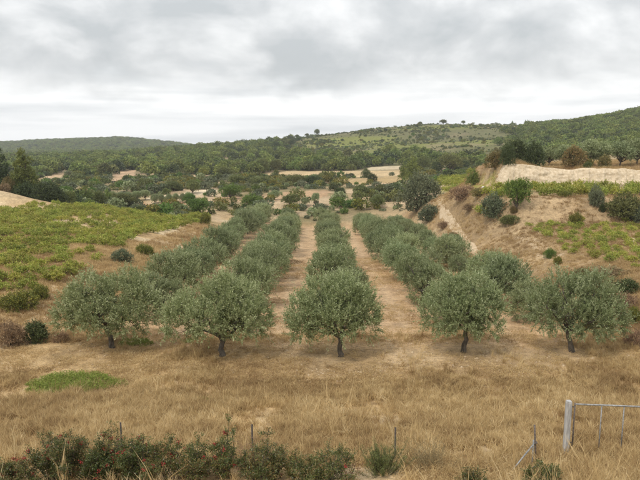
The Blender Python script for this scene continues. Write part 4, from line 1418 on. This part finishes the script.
# green weeds in the dry field
def weeds(px, py, w, hpx, label, seed, dens=130, hh=0.38):
    rg = np.random.default_rng(seed)
    X, Y = hit(px, py); a = w / 2 * Y / F; b = hpx / 2 / F * Y * Y / (CAMZ - float(H(X, Y)))
    n = int(dens * a * b * 3.14)
    r = np.sqrt(rg.random(n)); th = rg.random(n) * 6.28
    r = r ** 0.9 * (0.45 + 1.0 * fbm(np.cos(th) * 2 + 9, np.sin(th) * 2, 1.0, 3, seed))
    gx, gy = X + a * r * np.cos(th), Y + b * r * np.sin(th)
    per = 12
    C = np.stack([gx, gy, H(gx, gy)], 1) - [X, Y, float(H(X, Y))]
    hgt = hh * (0.4 + rg.random(n)) * (1 - 0.5 * r ** 3)
    q = np.repeat(C, per, 0); q[:, 2] += np.tile((np.arange(per) + 0.5) / per, n) * np.repeat(hgt, per)
    q[:, :2] += rg.normal(size=(len(q), 2)) * 0.05
    A = unit(rg.normal(size=q.shape) * [1, 1, 0.6] + [0, 0, 0.8])
    V, Q, t = leaves(q, A, 0.11, 0.03, rg, np.clip(rg.random(len(q)) * 0.6 + np.repeat(rg.random(n), per) * 0.4, 0, 1))
    o = link('weed_patch', make_mesh('weed_patch', V, [Q], (MAT['weed'],), {'tint': t}), None, (X, Y, float(H(X, Y))))
    tag(o, label, None, None, 'stuff')


weeds(75, 386, 88, 24, 'patch of fresh green weeds in the dry field at left', 741)
weeds(136, 343, 40, 9, 'green weeds growing right of the first front olive trunk', 742, 60, 0.15)
weeds(188, 342, 14, 4, 'few green weeds between the first two front olives', 743, 60, 0.12)
weeds(205, 403, 26, 7, 'faint green weeds in the dry field behind the fence', 744, 30, 0.2)


# ------------------------------------------------------------------ fence stakes, braced stake, gate
def ground_at(px, py):
    X, Y = hit(px, py)
    return np.array([X, Y, float(H(X, Y))])


def stake(px, py_top, Y, label, lean=(0.0, 0.0), ang=0.7):
    """angle-iron stake with notches"""
    X = float(ray(px, py_top)[0] * Y); z0 = float(H(X, Y)); h = CAMZ + float(ray(px, py_top)[1]) * Y - z0
    w, t = 0.04, 0.006
    prof = np.array([(0, 0), (w, 0), (w, t), (t, t), (t, w), (0, w)]) - w / 2
    c, s_ = math.cos(ang), math.sin(ang)
    prof = prof @ np.array([[c, s_], [-s_, c]])
    n = 9
    zs = np.linspace(-0.35, h, n)
    V = np.concatenate([np.c_[prof[:, 0] + lean[0] * z, prof[:, 1] + lean[1] * z, np.full(6, z)] for z in zs])
    Q = np.array([[i * 6 + j, i * 6 + (j + 1) % 6, i * 6 + 6 + (j + 1) % 6, i * 6 + 6 + j] for i in range(n - 1) for j in range(6)])
    o6 = (n - 1) * 6
    T = np.array([[o6, o6 + 1, o6 + 2], [o6, o6 + 2, o6 + 3], [o6, o6 + 3, o6 + 5], [o6 + 3, o6 + 4, o6 + 5]])
    r = bpy.data.objects.new('fence_stake', None); r.location = (X, Y, z0); r.empty_display_size = 0.2; COL.objects.link(r)
    b = bpy.data.objects.new('shaft', make_mesh('shaft', V, [Q, T], (MAT['rust_steel'],))); b.parent = r; COL.objects.link(b)
    for z in np.arange(h - 0.08, h * 0.3, -0.33):                      # wire hooks
        mb = MB(); mb.tube([(0.0 + lean[0] * z, -0.02, z), (0.012 + lean[0] * z, -0.035, z), (0.03 + lean[0] * z, -0.02, z + 0.01)], [0.003] * 3, 5, cap=True)
        c_ = bpy.data.objects.new('wire_hook', mb.mesh('wire_hook', MAT['galv'])); c_.parent = r; COL.objects.link(c_)
    tag(r, label, 'fence post', 'thin metal fence stakes')
    return r


stake(120.5, 422, 17.9, 'thin metal stake among the tall berry shrubs at left')
stake(252, 424, 17.8, 'thin dark metal stake left of bottom centre above a twiggy bush')
stake(395.5, 427, 17.8, 'thin dark metal stake rising behind the feathery shrub')
X5, Y5 = hit(5, 344)
stake(4.5, 322, Y5, 'weathered grey stake in dry brush at the left edge')


def bar(mb, a, b, r=0.022, seg=10):
    mb.tube([a, np.add(a, np.subtract(b, a) * 0.5), b], [r] * 3, seg, cap=True)


# braced corner stake
g = ground_at(537, 466); Y = g[1]
r = bpy.data.objects.new('braced_stake', None); r.location = g; r.empty_display_size = 0.2; COL.objects.link(r)
tag(r, 'leaning metal corner stake with a diagonal brace left of the gate', 'fence post')
def rel(px, py, y): 
    dx, dz = ray(px, py); return np.array([dx * y, y, CAMZ + dz * y]) - g
top = rel(534.5, 425, Y - 0.05)
mb = MB(); bar(mb, (0.0, 0, -0.3), top, 0.026, 8); o = link('shaft', mb.mesh('shaft', MAT['rust_steel']), r)
low = ground_at(509, 473) - g
mb = MB(); bar(mb, top * 0.58 + [-0.03, -0.02, 0], low + [0, 0, -0.05], 0.024, 8); link('brace', mb.mesh('brace', MAT['galv']), r)
sh_ = rel(533.5, 440, Y - 0.12)
mb = MB(); bar(mb, (sh_[0], sh_[1], -0.2), sh_, 0.02, 8); link('short_post', mb.mesh('short_post', MAT['galv']), r)
mb = MB(); mb.box(top * 0.58 + [0, -0.01, 0], (0.09, 0.09, 0.05), 0.01); link('clamp', mb.mesh('clamp', MAT['rust_steel'], False), r)

# gate post and gate
gp = ground_at(565.5, 455)
def gate():
    Yp = gp[1]
    h = CAMZ + float(ray(570, 401.5)[1]) * Yp - gp[2]
    r = bpy.data.objects.new('gate_post', None); r.location = gp; r.empty_display_size = 0.2; COL.objects.link(r)
    tag(r, 'thick square grey weathered gate post at lower right', 'gate post')
    mb = MB(); mb.box((0, 0, h / 2 - 0.2), (0.17, 0.17, h + 0.4), 0.02)
    link('shaft', mb.mesh('shaft', MAT['postwood'], False), r)
    mb = MB(); mb.box((0, 0, h + 0.004), (0.15, 0.15, 0.05), 0.02)
    link('cap', mb.mesh('cap', MAT['postwood'], False), r)
    for z in (0.45, h - 0.16):
        mb = MB(); bar(mb, (0.06, -0.02, z), (0.16, -0.04, z), 0.016, 8); link('hinge_pin', mb.mesh('hinge_pin', MAT['rust_steel']), r)
    # gate leaf: runs to the right and a little towards the camera
    W = 3.0
    d = unit(np.array([1.0, -0.10, 0.0]))
    o0 = np.array([gp[0] + 0.18, gp[1] - 0.04, gp[2]])
    g2 = bpy.data.objects.new('metal_gate', None); g2.location = o0; g2.empty_display_size = 0.2; COL.objects.link(g2)
    tag(g2, 'galvanised tubular field gate hung on the grey square post', 'gate')
    zt = h - 0.07; zb = 0.12
    slope = -0.01
    P = lambda s, z: d * s + np.array([0, 0, z])
    mb = MB(); bar(mb, P(0, zt), P(W, zt), 0.028); link('top_rail', mb.mesh('top_rail', MAT['galv']), g2)
    mb = MB(); bar(mb, P(0, zb), P(W, zb), 0.024); link('bottom_rail', mb.mesh('bottom_rail', MAT['rust_steel']), g2)
    for s_, nm, mt in ((0.0, 'stile', 'rust_steel'), (W, 'stile', 'galv')):
        mb = MB(); bar(mb, P(s_, zb - 0.03), P(s_, zt + 0.04), 0.024); link(nm, mb.mesh(nm, MAT[mt]), g2)
    for s_ in np.arange(0.82, W - 0.2, 0.68):
        mb = MB(); bar(mb, P(s_, zb + 0.02), P(s_, zt - 0.02), 0.019); link('bar', mb.mesh('bar', MAT['galv']), g2)


gate()


# ------------------------------------------------------------------ haze in the air
def haze():
    x0, x1, y0, y1, z0, z1 = -2700, 2700, -30, 3300, -60, 130
    V = np.array([(x, y, z) for x in (x0, x1) for y in (y0, y1) for z in (z0, z1)], float)
    Q = np.array([(0, 1, 3, 2), (4, 6, 7, 5), (0, 4, 5, 1), (2, 3, 7, 6), (0, 2, 6, 4), (1, 5, 7, 3)])
    m, n, l = new_mat('haze_air')
    pv = N(n, 'ShaderNodeVolumePrincipled', inp={'Color': (0.93, 0.96, 1.0, 1), 'Density': HAZE, 'Anisotropy': 0.2})
    o = N(n, 'ShaderNodeOutputMaterial'); l.new(pv.outputs[0], o.inputs['Volume'])
    tag(link('haze', make_mesh('haze', V, [Q], (m,))), 'thin pale haze filling the air of the valley', None, None, 'stuff')


HAZE = 0.0002
haze()
